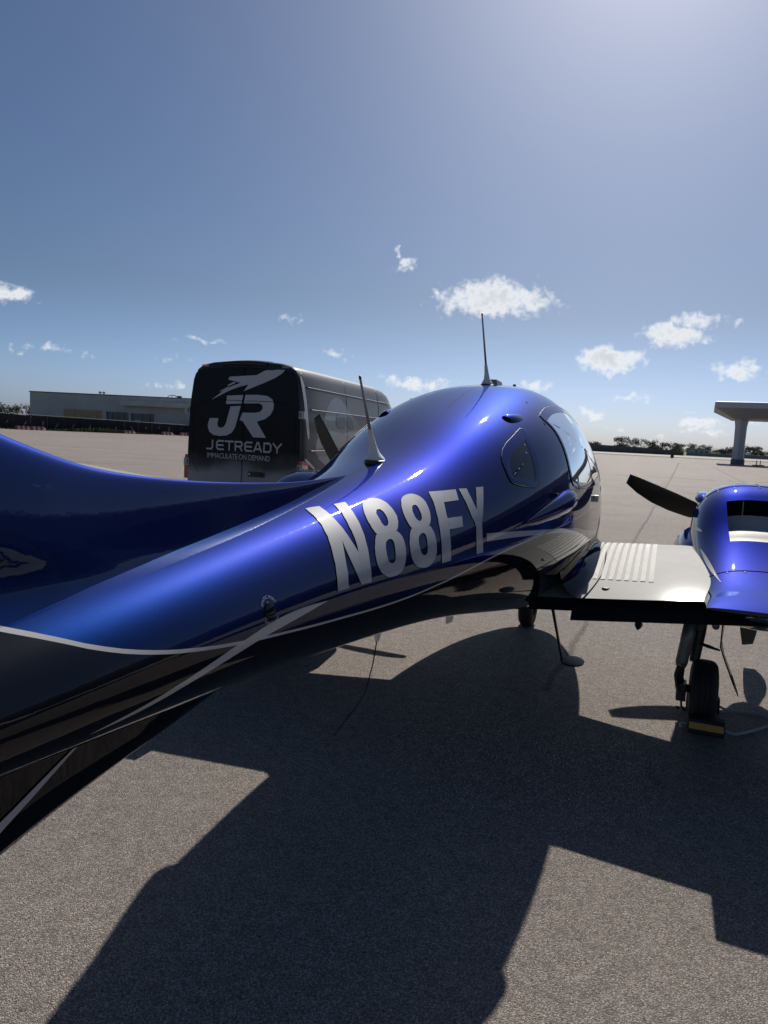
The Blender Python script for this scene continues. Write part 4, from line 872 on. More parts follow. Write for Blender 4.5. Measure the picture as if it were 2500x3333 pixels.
# belly antenna: white foot and bent wire
mb = MB(); z = float(sec(-2.06)[1])
G = [[(rx * math.cos(t), y + ry * math.sin(t), zz) for t in [2 * math.pi * k / 16 for k in range(16)]] for (y, zz, rx, ry) in ((-2.05, z + .02, .022, .045), (-2.06, z - .03, .016, .028), (-2.065, z - .075, .008, .012))]
o = mesh('belly_antenna', *grid(G, True, True), M_WHITE, ROOT, 50)
MB().tube([(0, -2.065, z - .07), (0, -2.10, z - .17), (0, -2.17, z - .27), (0, -2.26, z - .30), (0, -2.46, z - .345)], .0028, 8).build('antenna_wire', M_BLACK, o, True)
# belly blade antenna
MB().prism([(-1.2, .80), (-1.05, .79), (-1.10, .69), (-1.19, .70)], lambda u, v_, w: (.05 + w, u, v_), .012).build('blade_antenna', M_WHITE, ROOT)

# ------------------------------------------------------------------ chocks and rope (things of their own)
def chock(name, x0, x1, y, flip, label):
    r = empty(name, ROOT.matrix_basis @ Vector(((x0 + x1) / 2, y, 0)) if False else (ORG + Matrix.Rotation(-HEAD, 3, 'Z') @ Vector(((x0 + x1) / 2, y, 0))), -HEAD)
    tag(r, label, 'wheel chock', 'wheel chocks at the main tyre')
    hw = (x1 - x0) / 2; s = flip
    prof = [(-.062, 0.002), (.062, 0.002), (.066, .012), (.038, .082), (.030, .088), (-.030, .088), (-.040, .082), (-.066, .012)]
    mb = MB(); mb.prism([(s * a, b_) for a, b_ in prof], lambda u, v_, w: (w - hw, u, v_), 2 * hw); mb.build('block', M_RUBBER, r)
    # tape on the sloping outer face
    a = Vector((0, s * -.0595, .0300)); b_ = Vector((0, s * -.0455, .0665)); n = Vector((0, s * -.93, .37)) * .003
    mb = MB(); v = [(-hw + .004, *(a + n)[1:]), (hw - .004, *(a + n)[1:]), (hw - .004, *(b_ + n)[1:]), (-hw + .004, *(b_ + n)[1:])]
    mb.add(v, [(0, 1, 2, 3)]); mb.build('reflective_band', M_YELLOW, r)
    return r
CHOCK_A = chock('wheel_chock', 1.345, 1.545, -.215, 1, 'black rubber wheel chock with yellow band behind the main tyre')
CHOCK_B = chock('wheel_chock', 1.345, 1.545, .215, -1, 'black rubber wheel chock in front of the main tyre')
def toW(p): return ORG + Matrix.Rotation(-HEAD, 3, 'Z') @ Vector(p)
def catmull(P, n=8):
    P = [Vector(p) for p in P]; out = []
    Q = [P[0]] + P + [P[-1]]
    for i in range(1, len(Q) - 2):
        for k in range(n):
            t = k / n; a, b_, c, d = Q[i - 1:i + 3]
            out.append(.5 * ((2 * b_) + (c - a) * t + (2 * a - 5 * b_ + 4 * c - d) * t * t + (3 * b_ - a - 3 * c + d) * t ** 3))
    return out + [P[-1]]
rp = [(1.552, .215, .03), (1.60, .235, .012), (1.68, .25, .012), (1.76, .26, .012), (1.84, .20, .012), (1.85, .12, .012), (1.79, .02, .012), (1.70, -.10, .012), (1.61, -.19, .012), (1.552, -.215, .03)]
ro = MB().tube([toW(p) for p in catmull(rp)], .0085, 10).build('chock_rope', M_ROPE, None, True)
tag(ro, 'pale grey rope looped on the asphalt between the wheel chocks', 'rope')
kn = MB(); kn.tube([toW(p) for p in catmull([(1.340, -.215, .03), (1.318, -.21, .034), (1.305, -.225, .022), (1.312, -.24, .014)])], [.009] * 25, 8)
o = kn.build('rope_end', M_ROPE, None, True); o.parent = ro

# ------------------------------------------------------------------ the van
VAN = empty('delivery_van', (-2.48, 12.25, 0), -R(16.0))
VAN.scale = (1.045, 1.04, 1.04)
tag(VAN, 'tall dark wrapped cargo van with JETREADY lettering parked behind the airplane tail', 'van')
def van_wrap(name, rear):
    m = bpy.data.materials.new(name); m.use_nodes = True; nt = m.node_tree; N = nt.nodes; L = nt.links; b = N['Principled BSDF']
    tc = N.new('ShaderNodeTexCoord'); sp = N.new('ShaderNodeSeparateXYZ'); L.new(tc.outputs['Object'], sp.inputs[0])
    def ramp(v, stops):
        mr = N.new('ShaderNodeMapRange'); L.new(v, mr.inputs[0]); mr.inputs[1].default_value = stops[0][0]; mr.inputs[2].default_value = stops[-1][0]
        r = N.new('ShaderNodeValToRGB'); L.new(mr.outputs[0], r.inputs[0]); e = r.color_ramp.elements; a, z_ = stops[0][0], stops[-1][0]
        e[0].position = 0; e[0].color = (*stops[0][1], 1); e[1].position = 1; e[1].color = (*stops[-1][1], 1)
        for p, c in stops[1:-1]:
            q = e.new((p - a) / (z_ - a)); q.color = (*c, 1)
        return r.outputs[0]
    nz = N.new('ShaderNodeTexNoise'); nz.inputs['Scale'].default_value = 1.3; nz.inputs['Detail'].default_value = 4; L.new(tc.outputs['Object'], nz.inputs['Vector'])
    ad = N.new('ShaderNodeMath'); ad.operation = 'MULTIPLY_ADD'; L.new(nz.outputs['Fac'], ad.inputs[0]); ad.inputs[1].default_value = .5 if rear else .35
    L.new(sp.outputs[2], ad.inputs[2])
    if rear: col = ramp(ad.outputs[0], [(.3, (.42, .42, .42)), (1.12, (.26, .27, .28)), (1.28, (.06, .062, .068)), (1.46, (.008, .009, .012)), (2.0, (.006, .007, .010)), (3.2, (.007, .008, .012))])
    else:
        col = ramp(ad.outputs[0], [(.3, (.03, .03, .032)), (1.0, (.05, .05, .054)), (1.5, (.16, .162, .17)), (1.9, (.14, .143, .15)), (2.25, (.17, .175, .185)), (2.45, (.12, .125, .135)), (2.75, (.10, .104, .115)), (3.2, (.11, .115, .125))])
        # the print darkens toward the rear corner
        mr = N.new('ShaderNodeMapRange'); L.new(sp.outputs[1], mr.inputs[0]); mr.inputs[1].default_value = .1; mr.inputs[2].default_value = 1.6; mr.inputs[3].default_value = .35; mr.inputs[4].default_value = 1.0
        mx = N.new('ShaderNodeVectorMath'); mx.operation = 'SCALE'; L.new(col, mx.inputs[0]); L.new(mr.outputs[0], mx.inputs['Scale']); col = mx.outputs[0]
    L.new(col, b.inputs['Base Color']); b.inputs['Roughness'].default_value = .5; b.inputs['Specular IOR Level'].default_value = .08; b.inputs['Coat Weight'].default_value = .12 if rear else .3; b.inputs['Coat Roughness'].default_value = .12
    return m
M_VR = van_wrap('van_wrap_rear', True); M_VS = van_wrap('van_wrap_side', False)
M_VGREY = mat('van_print_grey', (.36, .365, .38), .4, coat=.4)
M_VLIGHT = mat('van_print_light', (.30, .305, .315), .4, coat=.4)
M_VDARK = mat('van_print_dark', (.03, .032, .036), .4, coat=.4)
M_TAIL = mat('tail_light_red', (.28, .006, .008), .15, coat=1.0)
M_AMBER = mat('marker_lens', (.65, .10, .02), .2, coat=1.0)
M_GLASSDK = mat('dark_glass', (.01, .011, .013), .05, coat=1.0)
VPROF = [(0, .34), (.80, .34), (1.0, .38), (1.045, .55), (1.062, .85), (1.058, 1.2), (1.045, 1.6), (1.018, 2.0), (.985, 2.30), (.945, 2.48), (.89, 2.59), (.80, 2.655), (.6, 2.70), (.3, 2.725), (0, 2.73)]
def vsec(y, ks, top, front=0.0, zlo=None):
    k = top / 2.73
    pts = []
    for x, z in VPROF:
        zz = z if z < .9 else .9 + (z - .9) * (top - .9) / (2.73 - .9)
        pts.append((x * ks, y, zz))
    return pts + [(-p[0], p[1], p[2]) for p in pts[-2:0:-1]]
G = [vsec(y, ks, top) for y, ks, top in ((.0, .955, 2.665), (.02, .978, 2.70), (.06, .993, 2.72), (.12, 1.0, 2.73), (.8, 1.0, 2.735), (2.0, 1.0, 2.735), (3.2, 1.0, 2.735), (4.4, 1.0, 2.73), (4.9, .998, 2.715), (5.3, .99, 2.64), (5.65, .98, 2.44), (6.0, .97, 2.05), (6.3, .965, 1.66), (6.5, .96, 1.42), (6.8, .94, 1.28), (7.0, .88, 1.12), (7.1, .8, .95))]
v, f = grid(G, True, True)
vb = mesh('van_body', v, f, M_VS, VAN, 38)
# two rear doors with rounded tops, proud of the body
def door_edge(s):
    pts = [(.006, .52), (.985, .52), (1.010, .62), (1.012, 1.2), (.996, 1.7), (.968, 2.1), (.925, 2.40), (.89, 2.50), (.82, 2.555), (.70, 2.58), (.006, 2.615)]
    return [(s * x, z) for x, z in pts]
for s in (-1, 1):
    n = len(door_edge(s)); E_ = door_edge(s)
    cx = sum(p[0] for p in E_) / n; cz = sum(p[1] for p in E_) / n
    v = [(x, .02, z) for x, z in E_] + [(x, -.012, z) for x, z in E_] + [(cx + (x - cx) * .985, -.022, cz + (z - cz) * .992) for x, z in E_]
    f = [(i, (i + 1) % n, n + (i + 1) % n, n + i) for i in range(n)] + [(n + i, n + (i + 1) % n, 2 * n + (i + 1) % n, 2 * n + i) for i in range(n)] + [tuple(range(2 * n, 3 * n))]
    d = mesh('rear_door', v, f, M_VR, VAN)
    # pressed panel outline
    sw = [(s * .03, 2.07), (s * .55, 2.075), (s * .78, 2.03), (s * .90, 1.92), (s * .93, 1.7), (s * .93, 1.1), (s * .88, .95), (s * .80, .88)]
    MB().tube([(x, -.0215, z) for x, z in sw], .007, 6, True).build('pressed_crease', M_VR, d, True)
    # hinges
    for hz in (1.88, 1.02):
        mb = MB(); mb.box(*sorted((s * .985, s * 1.075)), -.035, .05, hz - .06, hz + .06); h = mb.build('hinge', M_VLIGHT, d)
        mb = MB(); mb.box(*sorted((s * 1.0, s * 1.02)), -.040, -.034, hz - .04, hz + .04); mb.build('hinge_bolt', M_VDARK, h)
    # tail lamp
    mb = MB(); mb.prism([(.99, .74), (1.075, .74), (1.075, 1.02), (1.06, 1.14), (1.01, 1.14)], lambda u, q, w: (s * u, -.02 + w, q), .24); mb.build('tail_lamp', M_TAIL, VAN)
mb = MB(); mb.box(.12, .42, -.03, -.018, .835, .92); hd = mb.build('door_handle', M_BLACK, VAN)
MB().box(.20, .36, -.055, -.03, .86, .895).build('grip', M_BLACK, hd); MB().lathe([(0, .018), (.01, .018)], (.15, -.031, .88), (0, -1, 0), 14).build('lock', M_METAL, hd)
G = [[(x, y0, z0 + (.02 - .02 * (x / .4) ** 2)) for x in np.linspace(-.40, .40, 13)] for y0, z0 in ((.10, 2.63), (-.01, 2.625), (-.045, 2.655), (-.03, 2.69), (.25, 2.735))]
mesh('brake_light_housing', *grid(G), M_BLACK, VAN, True)
for s in (-1, 1):
    mb = MB(); mb.box(*sorted((s * .66, s * .78)), -.008, .03, 2.615, 2.645); mb.build('marker_lamp', M_AMBER if s < 0 else M_GREYMET, VAN)
MB().box(-1.02, 1.02, -.10, .10, .34, .50).build('rear_bumper', M_BLACK, VAN)
for yy in (1.35, 5.95):
    for s in (-1, 1):
        t = MB().lathe([(-.11, .2), (-.115, .28), (-.08, .345), (.08, .345), (.115, .28), (.11, .2)], (s * .9, yy, .345), (1, 0, 0), 32).build('wheel', M_RUBBER, VAN, 40)
        MB().lathe([(-.09, .05), (-.08, .2), (.08, .2), (.09, .05)], (s * .9, yy, .345), (1, 0, 0), 20).build('rim', M_GREYMET, t, 40)
# cab glass
MB().prism([(5.40, 1.45), (6.10, 1.45), (5.80, 2.0), (5.45, 2.1)], lambda u, q, w: (1.0 + w * .035 - (q - 1.45) * .06, u, q), 1.0).build('cab_window', M_GLASSDK, VAN)
for s in (-1, 1): MB().box(*sorted((s * 1.05, s * 1.24)), 6.0, 6.1, 1.35, 1.75).build('door_mirror', M_BLACK, VAN)

# printed artwork of the rear, traced in the picture's own layout of the doors
def RV(x, y): xs = 507 - 27 * (y - 100) / 800; return ((x - xs) / 382, 2.70 - (y - 125 - .06 * (x - 497)) / 395)
def rear_poly(name, pts, off=.0255, m_=M_VGREY, parent=VAN):
    return mesh(name, [(u, -off, z) for u, z in pts], [tuple(range(len(pts)))], m_, parent)
rear_poly('jet_emblem', [RV(*p) for p in [(393, 234), (403, 216), (588, 213), (638, 189), (660, 183), (692, 186), (722, 183), (780, 187), (757, 209), (716, 233), (640, 263), (560, 291), (497, 313), (534, 270), (470, 283), (400, 305), (330, 336), (268, 365), (345, 314), (420, 276), (478, 258)]])
rear_poly('jet_streak', [RV(*p) for p in [(388, 270), (432, 250), (446, 256), (395, 277)]]); rear_poly('jet_streak', [RV(*p) for p in [(330, 309), (392, 280), (404, 283), (352, 308)]])
rear_poly('logo_letter', [RV(*p) for p in [(385, 338), (496, 336), (484, 391), (376, 391)]])
rear_poly('logo_letter', [RV(*p) for p in [(408, 407), (479, 406), (452, 500), (438, 545), (415, 578), (380, 595), (330, 598), (285, 590), (257, 568), (247, 538), (249, 515), (261, 480), (323, 482), (315, 515), (318, 536), (336, 545), (358, 540), (372, 522), (380, 500)]])
rear_poly('logo_letter', [RV(*p) for p in [(511, 336), (600, 338), (660, 347), (693, 368), (704, 398), (700, 435), (680, 468), (645, 493), (588, 509), (650, 613), (563, 609), (492, 505), (470, 495), (492, 449), (580, 452), (612, 446), (629, 425), (626, 404), (604, 392), (500, 390)]])
def strokes(polys, th):
    out = []
    for pl in polys:
        for a, b_ in zip(pl, pl[1:]):
            d = Vector((b_[0] - a[0], b_[1] - a[1])).normalized(); n = Vector((-d.y, d.x)) * th / 2; e = d * th / 2
            A, B = Vector(a) - e, Vector(b_) + e
            out.append([tuple(A - n), tuple(B - n), tuple(B + n), tuple(A + n)])
    return out
t_ = .17
SG = {'J': [[(.75, .92), (.75, .3), (.62, .08), (.05, .08)]], 'E': [[(.95, .92), (.28, .92), (.10, .75), (.10, .25), (.28, .08), (.95, .08)], [(.16, .5), (.9, .5)]], 'T': [[(.0, .92), (1, .92)], [(.5, .92), (.5, .08)]],
      'R': [[(.08, .08), (.08, .92), (.78, .92), (.92, .78), (.92, .6), (.78, .46), (.14, .46)], [(.60, .46), (.92, .08)]], 'A': [[(.04, .08), (.42, .92), (.58, .92), (.96, .08)], [(.26, .30), (.74, .30)]],
      'D': [[(.08, .08), (.08, .92), (.72, .92), (.92, .72), (.92, .28), (.72, .08), (.08, .08)]], 'Y': [[(.02, .92), (.5, .46), (.98, .92)], [(.5, .46), (.5, .08)]]}
x0, x1 = -.665, .715; wL = (x1 - x0) / 8
for i, ch in enumerate('JETREADY'):
    mb = MB(); kk = 0
    for q in strokes(SG[ch], t_):
        kk += 1
        mb.add([(x0 + wL * (i + .07 + .82 * u), -.0255 - .0004 * kk, 1.245 + .165 * w) for u, w in q], [(0, 1, 2, 3)])
    mb.build('slogan_letter', M_VGREY, VAN)
v, f = flat_text('IMMACULATE ON DEMAND', .118, .93)
wd = max(p[0] for p in v) - min(p[0] for p in v)
mesh('slogan_line', [(p[0] * 1.14 / wd - .07, -.0255, 1.108 + p[1] * 1.05) for p in v], f, M_VGREY, VAN)

# printed artwork of the starboard side: a jet nose, its cockpit glass and louvres, plus body pressings
def VX(z):
    for (xa, za), (xb, zb) in zip(VPROF[2:], VPROF[3:]):
        if za <= z <= zb: return xa + (xb - xa) * (z - za) / (zb - za)
    return 1.0
def side_poly(name, pts, m_, off=.004):
    """fan of strips so the print hugs the bulging side"""
    pts = smooth_poly(pts, 1); n = len(pts); cy = sum(p[0] for p in pts) / n; cz = sum(p[1] for p in pts) / n
    G = [[(VX(cz + (z - cz) * k) + off, cy + (y - cy) * k, cz + (z - cz) * k) for y, z in pts] for k in (.02, .35, .7, 1)]
    return mesh(name, *grid(G, True), m_, VAN, True)
side_poly('printed_jet_body', [(.5, 1.35), (.9, 1.75), (1.2, 2.12), (1.55, 2.28), (2.0, 2.22), (2.5, 1.95), (3.2, 1.7), (3.5, 1.4), (2.8, 1.05), (1.6, .95), (.8, 1.1)], mat('van_print_mid', (.13, .132, .14), .4, coat=.4), .003)
side_poly('printed_cockpit_window', [(1.55, 1.72), (1.62, 2.0), (2.05, 1.98), (2.15, 1.72)], mat('van_print_slate', (.06, .063, .07), .4, coat=.4), .006)
side_poly('printed_cockpit_window', [(2.22, 1.72), (2.14, 1.97), (2.5, 1.90), (2.62, 1.70)], MATS['van_print_slate'], .006)
for k in range(4): side_poly('printed_louvre', [(.62 + .11 * k, 1.55), (.66 + .11 * k, 1.85), (.71 + .11 * k, 1.85), (.67 + .11 * k, 1.55)], M_VLIGHT, .006)
for k, (a, b_) in enumerate((((.10, 1.2), (.55, 1.02)), ((.08, 1.0), (.6, .86)), ((.1, .9), (.5, .78)))): side_poly('printed_streak', [(a[0], a[1]), (b_[0], b_[1]), (b_[0], b_[1] - .05), (a[0], a[1] - .06)], M_VLIGHT, .006)
side_poly('printed_streak', [(.03, 2.5), (.16, 2.5), (.22, 2.0), (.30, 1.5), (.20, 1.5), (.10, 2.0)], M_VLIGHT, .006)
for zz, ya in ((2.34, .25), (1.98, .35), (1.30, .3)):
    MB().tube([(VX(zz) + .002, y, zz) for y in np.linspace(ya, 5.2, 34)], .010, 6).build('body_crease', M_VDARK, VAN, True)
for yy in (.16, 2.2, 4.3):
    MB().tube([(VX(zz) + .001, yy, zz) for zz in np.linspace(.6, 2.58, 24)], .005, 6).build('panel_gap', M_VDARK, VAN, True)

# ------------------------------------------------------------------ far left: fence, barricades, weeds, concrete building
M_SCREEN = mat('fence_screen', (.014, .016, .020), .85, noise=(3, .4))
M_POST = mat('galvanised_post', (.16, .165, .17), .5, metal=.5)
M_RAIL = mat('pale_rail', (.34, .34, .33), .6)
M_TORN = mat('torn_fabric', (.17, .17, .165), .9, noise=(5, .3))
FEN = empty('construction_fence', (*fence_pt(13), 0)); tag(FEN, 'long chain fence with torn black screen in front of the concrete building', 'fence')
def fl(s, n, z): q = fence_pt(s, n); return (q[0] - FEN.location.x, q[1] - FEN.location.y, z)
FH = lambda s: 2.04 - .0144 * max(0, min(s, 40))
fr = random.Random(3); s = -7.0; k = 0
while s < 46:
    w = 2.15; s2 = s + w; h, h2 = FH(s), FH(s2)
    MB().tube([fl(s, 0, 0), fl(s, 0, h + .03)], .035, 8).build('post', M_POST, FEN, True)
    G = []
    for i in range(9):
        a = i / 8; sag = .05 * math.sin(math.pi * a) + fr.uniform(0, .02)
        G.append([fl(s + w * a, -.05 + .05 * math.sin(3 * a * math.pi + k), z) for z in (.04, .5, 1.0, 1.5, h + (h2 - h) * a - .04 - sag)])
    p = mesh('screen_panel', *grid(G), M_SCREEN, FEN, True)
    if fr.random() < .85:
        # a torn flap hanging loose
        a = fr.uniform(.25, .75) * w + s; z0 = fr.uniform(.7, 1.2); dx = fr.uniform(-.5, .5); hh = fr.uniform(.4, .9)
        n = 7; G = []
        for i in range(n):
            u = i / (n - 1); ww = .04 + .22 * math.sin(math.pi * min(1, u * 1.05)) * fr.uniform(.7, 1.1)
            G.append([fl(a + dx * u - ww / 2, -.14 - .06 * math.sin(3 * u), z0 + hh * .4 - hh * u), fl(a + dx * u + ww / 2, -.17 - .04 * u, z0 + hh * .4 - hh * u + .05)])
        mesh('torn_flap', *grid(G), M_TORN, p, True)
    s = s2; k += 1
MB().tube([fl(q, -.03, FH(q)) for q in np.linspace(-7, 46, 54)], .03, 6).build('top_rail', M_RAIL, FEN, True)

M_RED = mat('barricade_red', (.36, .085, .07), .55, noise=(3, .15)); M_BWHITE = mat('barricade_white', (.46, .40, .37), .55, noise=(3, .15))
for i, (s, lab) in enumerate(((2.2, 'leftmost low red and white barricade at the fence base'), (4.1, 'second low red and white barricade from the left, beside the weeds'), (16.6, 'lone low red and white barricade between the weeds and the van'), (22.6, 'low red and white barricade in front of the fence, left of the van'), (25.6, 'low red and white barricade half hidden by the van'))):
    q = fence_pt(s, -1.6); b0 = empty('barricade', (*q, 0), math.atan2(FD.y, FD.x)); tag(b0, lab, 'barricade', 'barricades along the fence')
    G = [[(x, y * sc, z) for y, z in ((-.25, 0), (-.25, .10), (-.10, .30), (-.07, .46), (.07, .46), (.10, .30), (.25, .10), (.25, 0))] for x, sc in ((-.9, .9), (-.86, 1), (.86, 1), (.9, .9))]
    bd = mesh('body', *grid(G, True, True), M_RED, b0)
    for x in (-.62, -.05, .52): MB().prism([(-.27, .02), (-.27, .11), (-.115, .31), (-.085, .475), (.085, .475), (.115, .31), (.27, .11), (.27, .02)], lambda u, v_, w: (x + w, u, v_), .26).build('white_band', M_BWHITE, b0)
# weeds along the foot of the fence (nobody could count them)
M_WEED = mat('weeds', (.075, .095, .028), .9, noise=(1.5, .4))
wr = random.Random(11); V_, F_ = [], []
for i in range(2600):
    u = wr.random(); s = 5.5 + 14 * u + wr.gauss(0, .4) if wr.random() < .8 else wr.uniform(-6, 40); amp = .25 + .55 * math.exp(-((s - 12.5) / 4.5) ** 2)
    q = Vector((*fence_pt(s, -wr.uniform(.15, 1.7)), 0)); h = amp * wr.uniform(.3, 1.0); a = wr.uniform(0, 6.28); w = wr.uniform(.05, .14)
    d = Vector((math.cos(a), math.sin(a), 0)); t = q + Vector((wr.uniform(-.15, .15), wr.uniform(-.15, .15), h)); n = len(V_)
    V_ += [q - d * w * .3, q + d * w * .3, (q + t) / 2 + d * w, t, (q + t) / 2 - d * w]; F_ += [(n, n + 1, n + 2, n + 3, n + 4)]
tag(mesh('weeds', V_, F_, M_WEED), 'green weeds and rough grass growing along the fence foot', 'weeds', kind='stuff')

M_CONC = mat('raw_concrete', (.50, .485, .46), .85, noise=(.35, .12), bump=(2, .1))
M_CONC2 = mat('pale_concrete', (.53, .515, .49), .85, noise=(.5, .1))
M_PLY = mat('plywood_sheet', (.46, .31, .15), .8, noise=(1.2, .12))
M_DKWIN = mat('unglazed_opening', (.010, .012, .016), .2, coat=.6)
BA = Vector((-60, 119.6)); BDv = (Vector((-32.8, 116.6)) - BA).normalized()
BLD = empty('concrete_building', (BA.x, BA.y, 0), math.atan2(BDv.y, BDv.x)); tag(BLD, 'unfinished flat-roofed grey concrete building behind the fence', 'building')
# local: x along the facade, y away, z up
def bwall(x0, x1, y0, y1, z0, z1, name='wall', m_=None, parent=None): return MB().box(x0, x1, y0, y1, z0, z1).build(name, m_ or M_CONC, parent or BLD)
# facade pieces around the openings
for (x0, x1, z0, z1) in ((0, 2.12, -.1, 5.85), (2.14, 5.99, -.1, 5.85), (5.99, 8.0, 3.30, 5.85), (8.02, 12.73, 3.30, 5.85), (12.73, 13.43, -.1, 5.85), (13.45, 17.31, 3.2, 5.85), (17.31, 17.71, -.1, 5.85), (17.73, 21.71, 3.14, 5.85), (21.73, 50, -.1, 5.85), (5.99, 12.73, -.1, .9), (13.45, 17.31, -.1, .5), (17.73, 21.71, -.1, .15)): bwall(x0, x1, 0, .3, z0, z1, 'wall_panel')
bwall(.02, 49.9, .32, 26, -.1, 5.6, 'back_volume', M_CONC2); bwall(-.12, 50.1, -.12, 26.2, 5.852, 6.0, 'roof_coping', mat('dark_coping', (.12, .125, .13), .7))
for x0, x1 in ((5.99, 8.0), (8.05, 11.9), (11.95, 12.72)): bwall(x0, x1, .05, .12, .9, 3.30, 'plywood_sheet', M_PLY)
w1 = bwall(13.45, 17.31, .22, .28, .5, 3.2, 'window_opening', M_DKWIN)
for x in (14.33, 15.36, 16.42): bwall(x - .05, x + .05, .12, .21, .5, 3.2, 'mullion', M_POST, w1)
w2 = bwall(17.73, 21.71, .22, .28, .15, 3.14, 'window_opening', M_DKWIN)
for x in (19.58, 20.9): bwall(x - .05, x + .05, .12, .21, .15, 3.14, 'mullion', M_POST, w2)
bwall(18.6, 20.9, .12, .2, 2.2, 2.28, 'transom', M_POST, w2); bwall(18.4, 19.4, .15, .205, 1.2, 2.15, 'pale_board', mat('pale_board', (.4, .4, .38), .8), w2)
bwall(16.6, 50, -1.6, -.002, 4.30, 5.12, 'ledge', M_CONC2); 
for x0, x1 in ((16.7, 20.0), (22.1, 23.4)): bwall(x0, x1, -1.58, -1.2, 5.122, 5.17, 'flashing', M_RAIL)
for x in (11.3, 11.95):
    vt = MB().lathe([(0, .10), (.25, .10), (.26, .24), (.42, .28), (.55, .22), (.60, .05)], (x, 2.0, 5.95), (0, 0, 1), 18).build('roof_ventilator', mat('bright_vent', (.6, .6, .58), .4), BLD, 40)
for a, b_ in (((23.0, 6.0), (23.4, 6.4)), ((23.4, 6.4), (24.2, 6.45)), ((24.2, 6.45), (24.9, 6.2)), ((23.9, 6.0), (23.8, 6.42)), ((24.6, 6.0), (24.5, 6.36)), ((24.2, 6.42), (25.5, 6.05))): MB().tube([(a[0], 2, a[1]), (b_[0], 2, b_[1])], .05, 6).build('roof_pipe', M_BLACK, BLD)
bwall(24.9, 25.5, 1.6, 2.2, 6.002, 6.35, 'roof_unit', M_BLACK)

# ------------------------------------------------------------------ trees
M_LEAF = mat('oak_leaves', (.085, .095, .050), .8, noise=(.9, .45)); M_LEAF2 = mat('scrub_leaves', (.09, .105, .052), .8, noise=(1.1, .4)); M_BARK = mat('bark', (.06, .05, .04), .9, noise=(3, .3))
def tree_mesh(seed, kind):
    r = random.Random(seed); V_, F_ = [], []; T = MB()
    H = 1.0; clumps = []
    nb = 7 if kind == 0 else 9
    th = .34 if kind == 0 else .12
    T.tube([(0, 0, -.05), (.02, 0, th * .6), (r.uniform(-.03, .03), 0, th)], [.045, .034, .026], 7)
    for b in range(nb):
        a = 6.283 * b / nb + r.uniform(-.4, .4); rr = r.uniform(.18, .52); zz = th + r.uniform(.10, .55) * (1 - rr * .55) + (.10 if kind else .12)
        e = Vector((rr * math.cos(a), rr * math.sin(a), zz)); T.tube([(0, 0, th * .9), tuple(e * .55 + Vector((0, 0, th * .35))), tuple(e)], [.022, .013, .005], 5); clumps.append((e, r.uniform(.14, .25)))
    for b in range(5): clumps.append((Vector((r.uniform(-.22, .22), r.uniform(-.22, .22), th + r.uniform(.3, .56))), r.uniform(.14, .22)))
    for (c, rad) in clumps:
        for i in range(90):
            d = Vector((r.gauss(0, 1), r.gauss(0, 1), r.gauss(0, .62))).normalized() * rad * r.uniform(.45, 1.08) ** .8
            p = c + d; s = r.uniform(.018, .042); n = Vector((r.gauss(0, 1), r.gauss(0, 1), r.gauss(0, 1) + .6)).normalized(); u = n.orthogonal().normalized(); w = n.cross(u); k = len(V_)
            V_ += [p + u * s, p + w * s * .7, p - u * s, p - w * s * .7]; F_.append((k, k + 1, k + 2, k + 3))
    a = bpy.data.meshes.new('crown'); a.from_pydata([tuple(q) for q in V_], [], F_); a.materials.append(M_LEAF if kind == 0 else M_LEAF2)
    t = bpy.data.meshes.new('trunk'); t.from_pydata([tuple(q) for q in T.v], [], T.f); t.materials.append(M_BARK)
    return a, t
TM = [tree_mesh(31 + i, 0) for i in range(4)] + [tree_mesh(61 + i, 1) for i in range(4)]
def tree(x, y, h, wid, kind, rz, label, group, name='oak_tree'):
    r = empty(name, (x, y, -.02), rz); tag(r, label, 'tree', group)
    for me, nm in zip(TM[kind], ('crown', 'trunk')):
        o = bpy.data.objects.new(nm, me); COL.objects.link(o); o.parent = r; o.scale = (wid, wid, h)
ORD = ['first', 'second', 'third', 'fourth', 'fifth', 'sixth', 'seventh', 'eighth', 'ninth', 'tenth', 'eleventh', 'twelfth', 'thirteenth', 'fourteenth', 'fifteenth', 'sixteenth', 'seventeenth', 'eighteenth', 'nineteenth', 'twentieth', 'twenty-first', 'twenty-second', 'twenty-third', 'twenty-fourth', 'twenty-fifth', 'twenty-sixth', 'twenty-seventh', 'twenty-eighth', 'twenty-ninth', 'thirtieth']
tl = [(85, 4.6, 6, 4), (89, 4.2, 7, 5), (96.7, 5.7, 8.5, 0), (101, 4.4, 7, 6), (104, 5.5, 7, 1), (108.5, 5.3, 8, 2), (111.5, 4.6, 7, 4), (114.5, 4.2, 7, 7), (118, 4.7, 8, 3), (121, 4.2, 6, 5), (124.7, 4.3, 8, 0), (129, 4.4, 8, 1), (132.5, 3.6, 7, 6), (136, 4.2, 7, 2), (139, 3.9, 6, 4), (142.5, 4.9, 6, 7), (146, 4.6, 7, 5), (149, 5.1, 6.5, 6), (152.5, 5.0, 8, 3), (156, 4.2, 8, 1), (160, 4.0, 7, 4), (164, 4.6, 8, 0)]
tl += [(x, 2.6 + (i * 37 % 10) * .12, 6 + (i * 13 % 5) * .5, 4 + i % 4) for i, x in enumerate((92.5, 99, 106.3, 113, 119.6, 126.5, 134, 141, 147.5, 158))]
tl.sort(); ORD += ['thirty-first', 'thirty-second']
trr = random.Random(5)
for i, (x, h, w, kd) in enumerate(tl):
    tree(x, 300 + trr.uniform(-4, 6), h * 1.02, w * .82, kd, trr.uniform(0, 6.28), 'dark tree in the far treeline right of the airplane, ' + ORD[i] + ' from its left end', 'trees on the far side of the airfield')
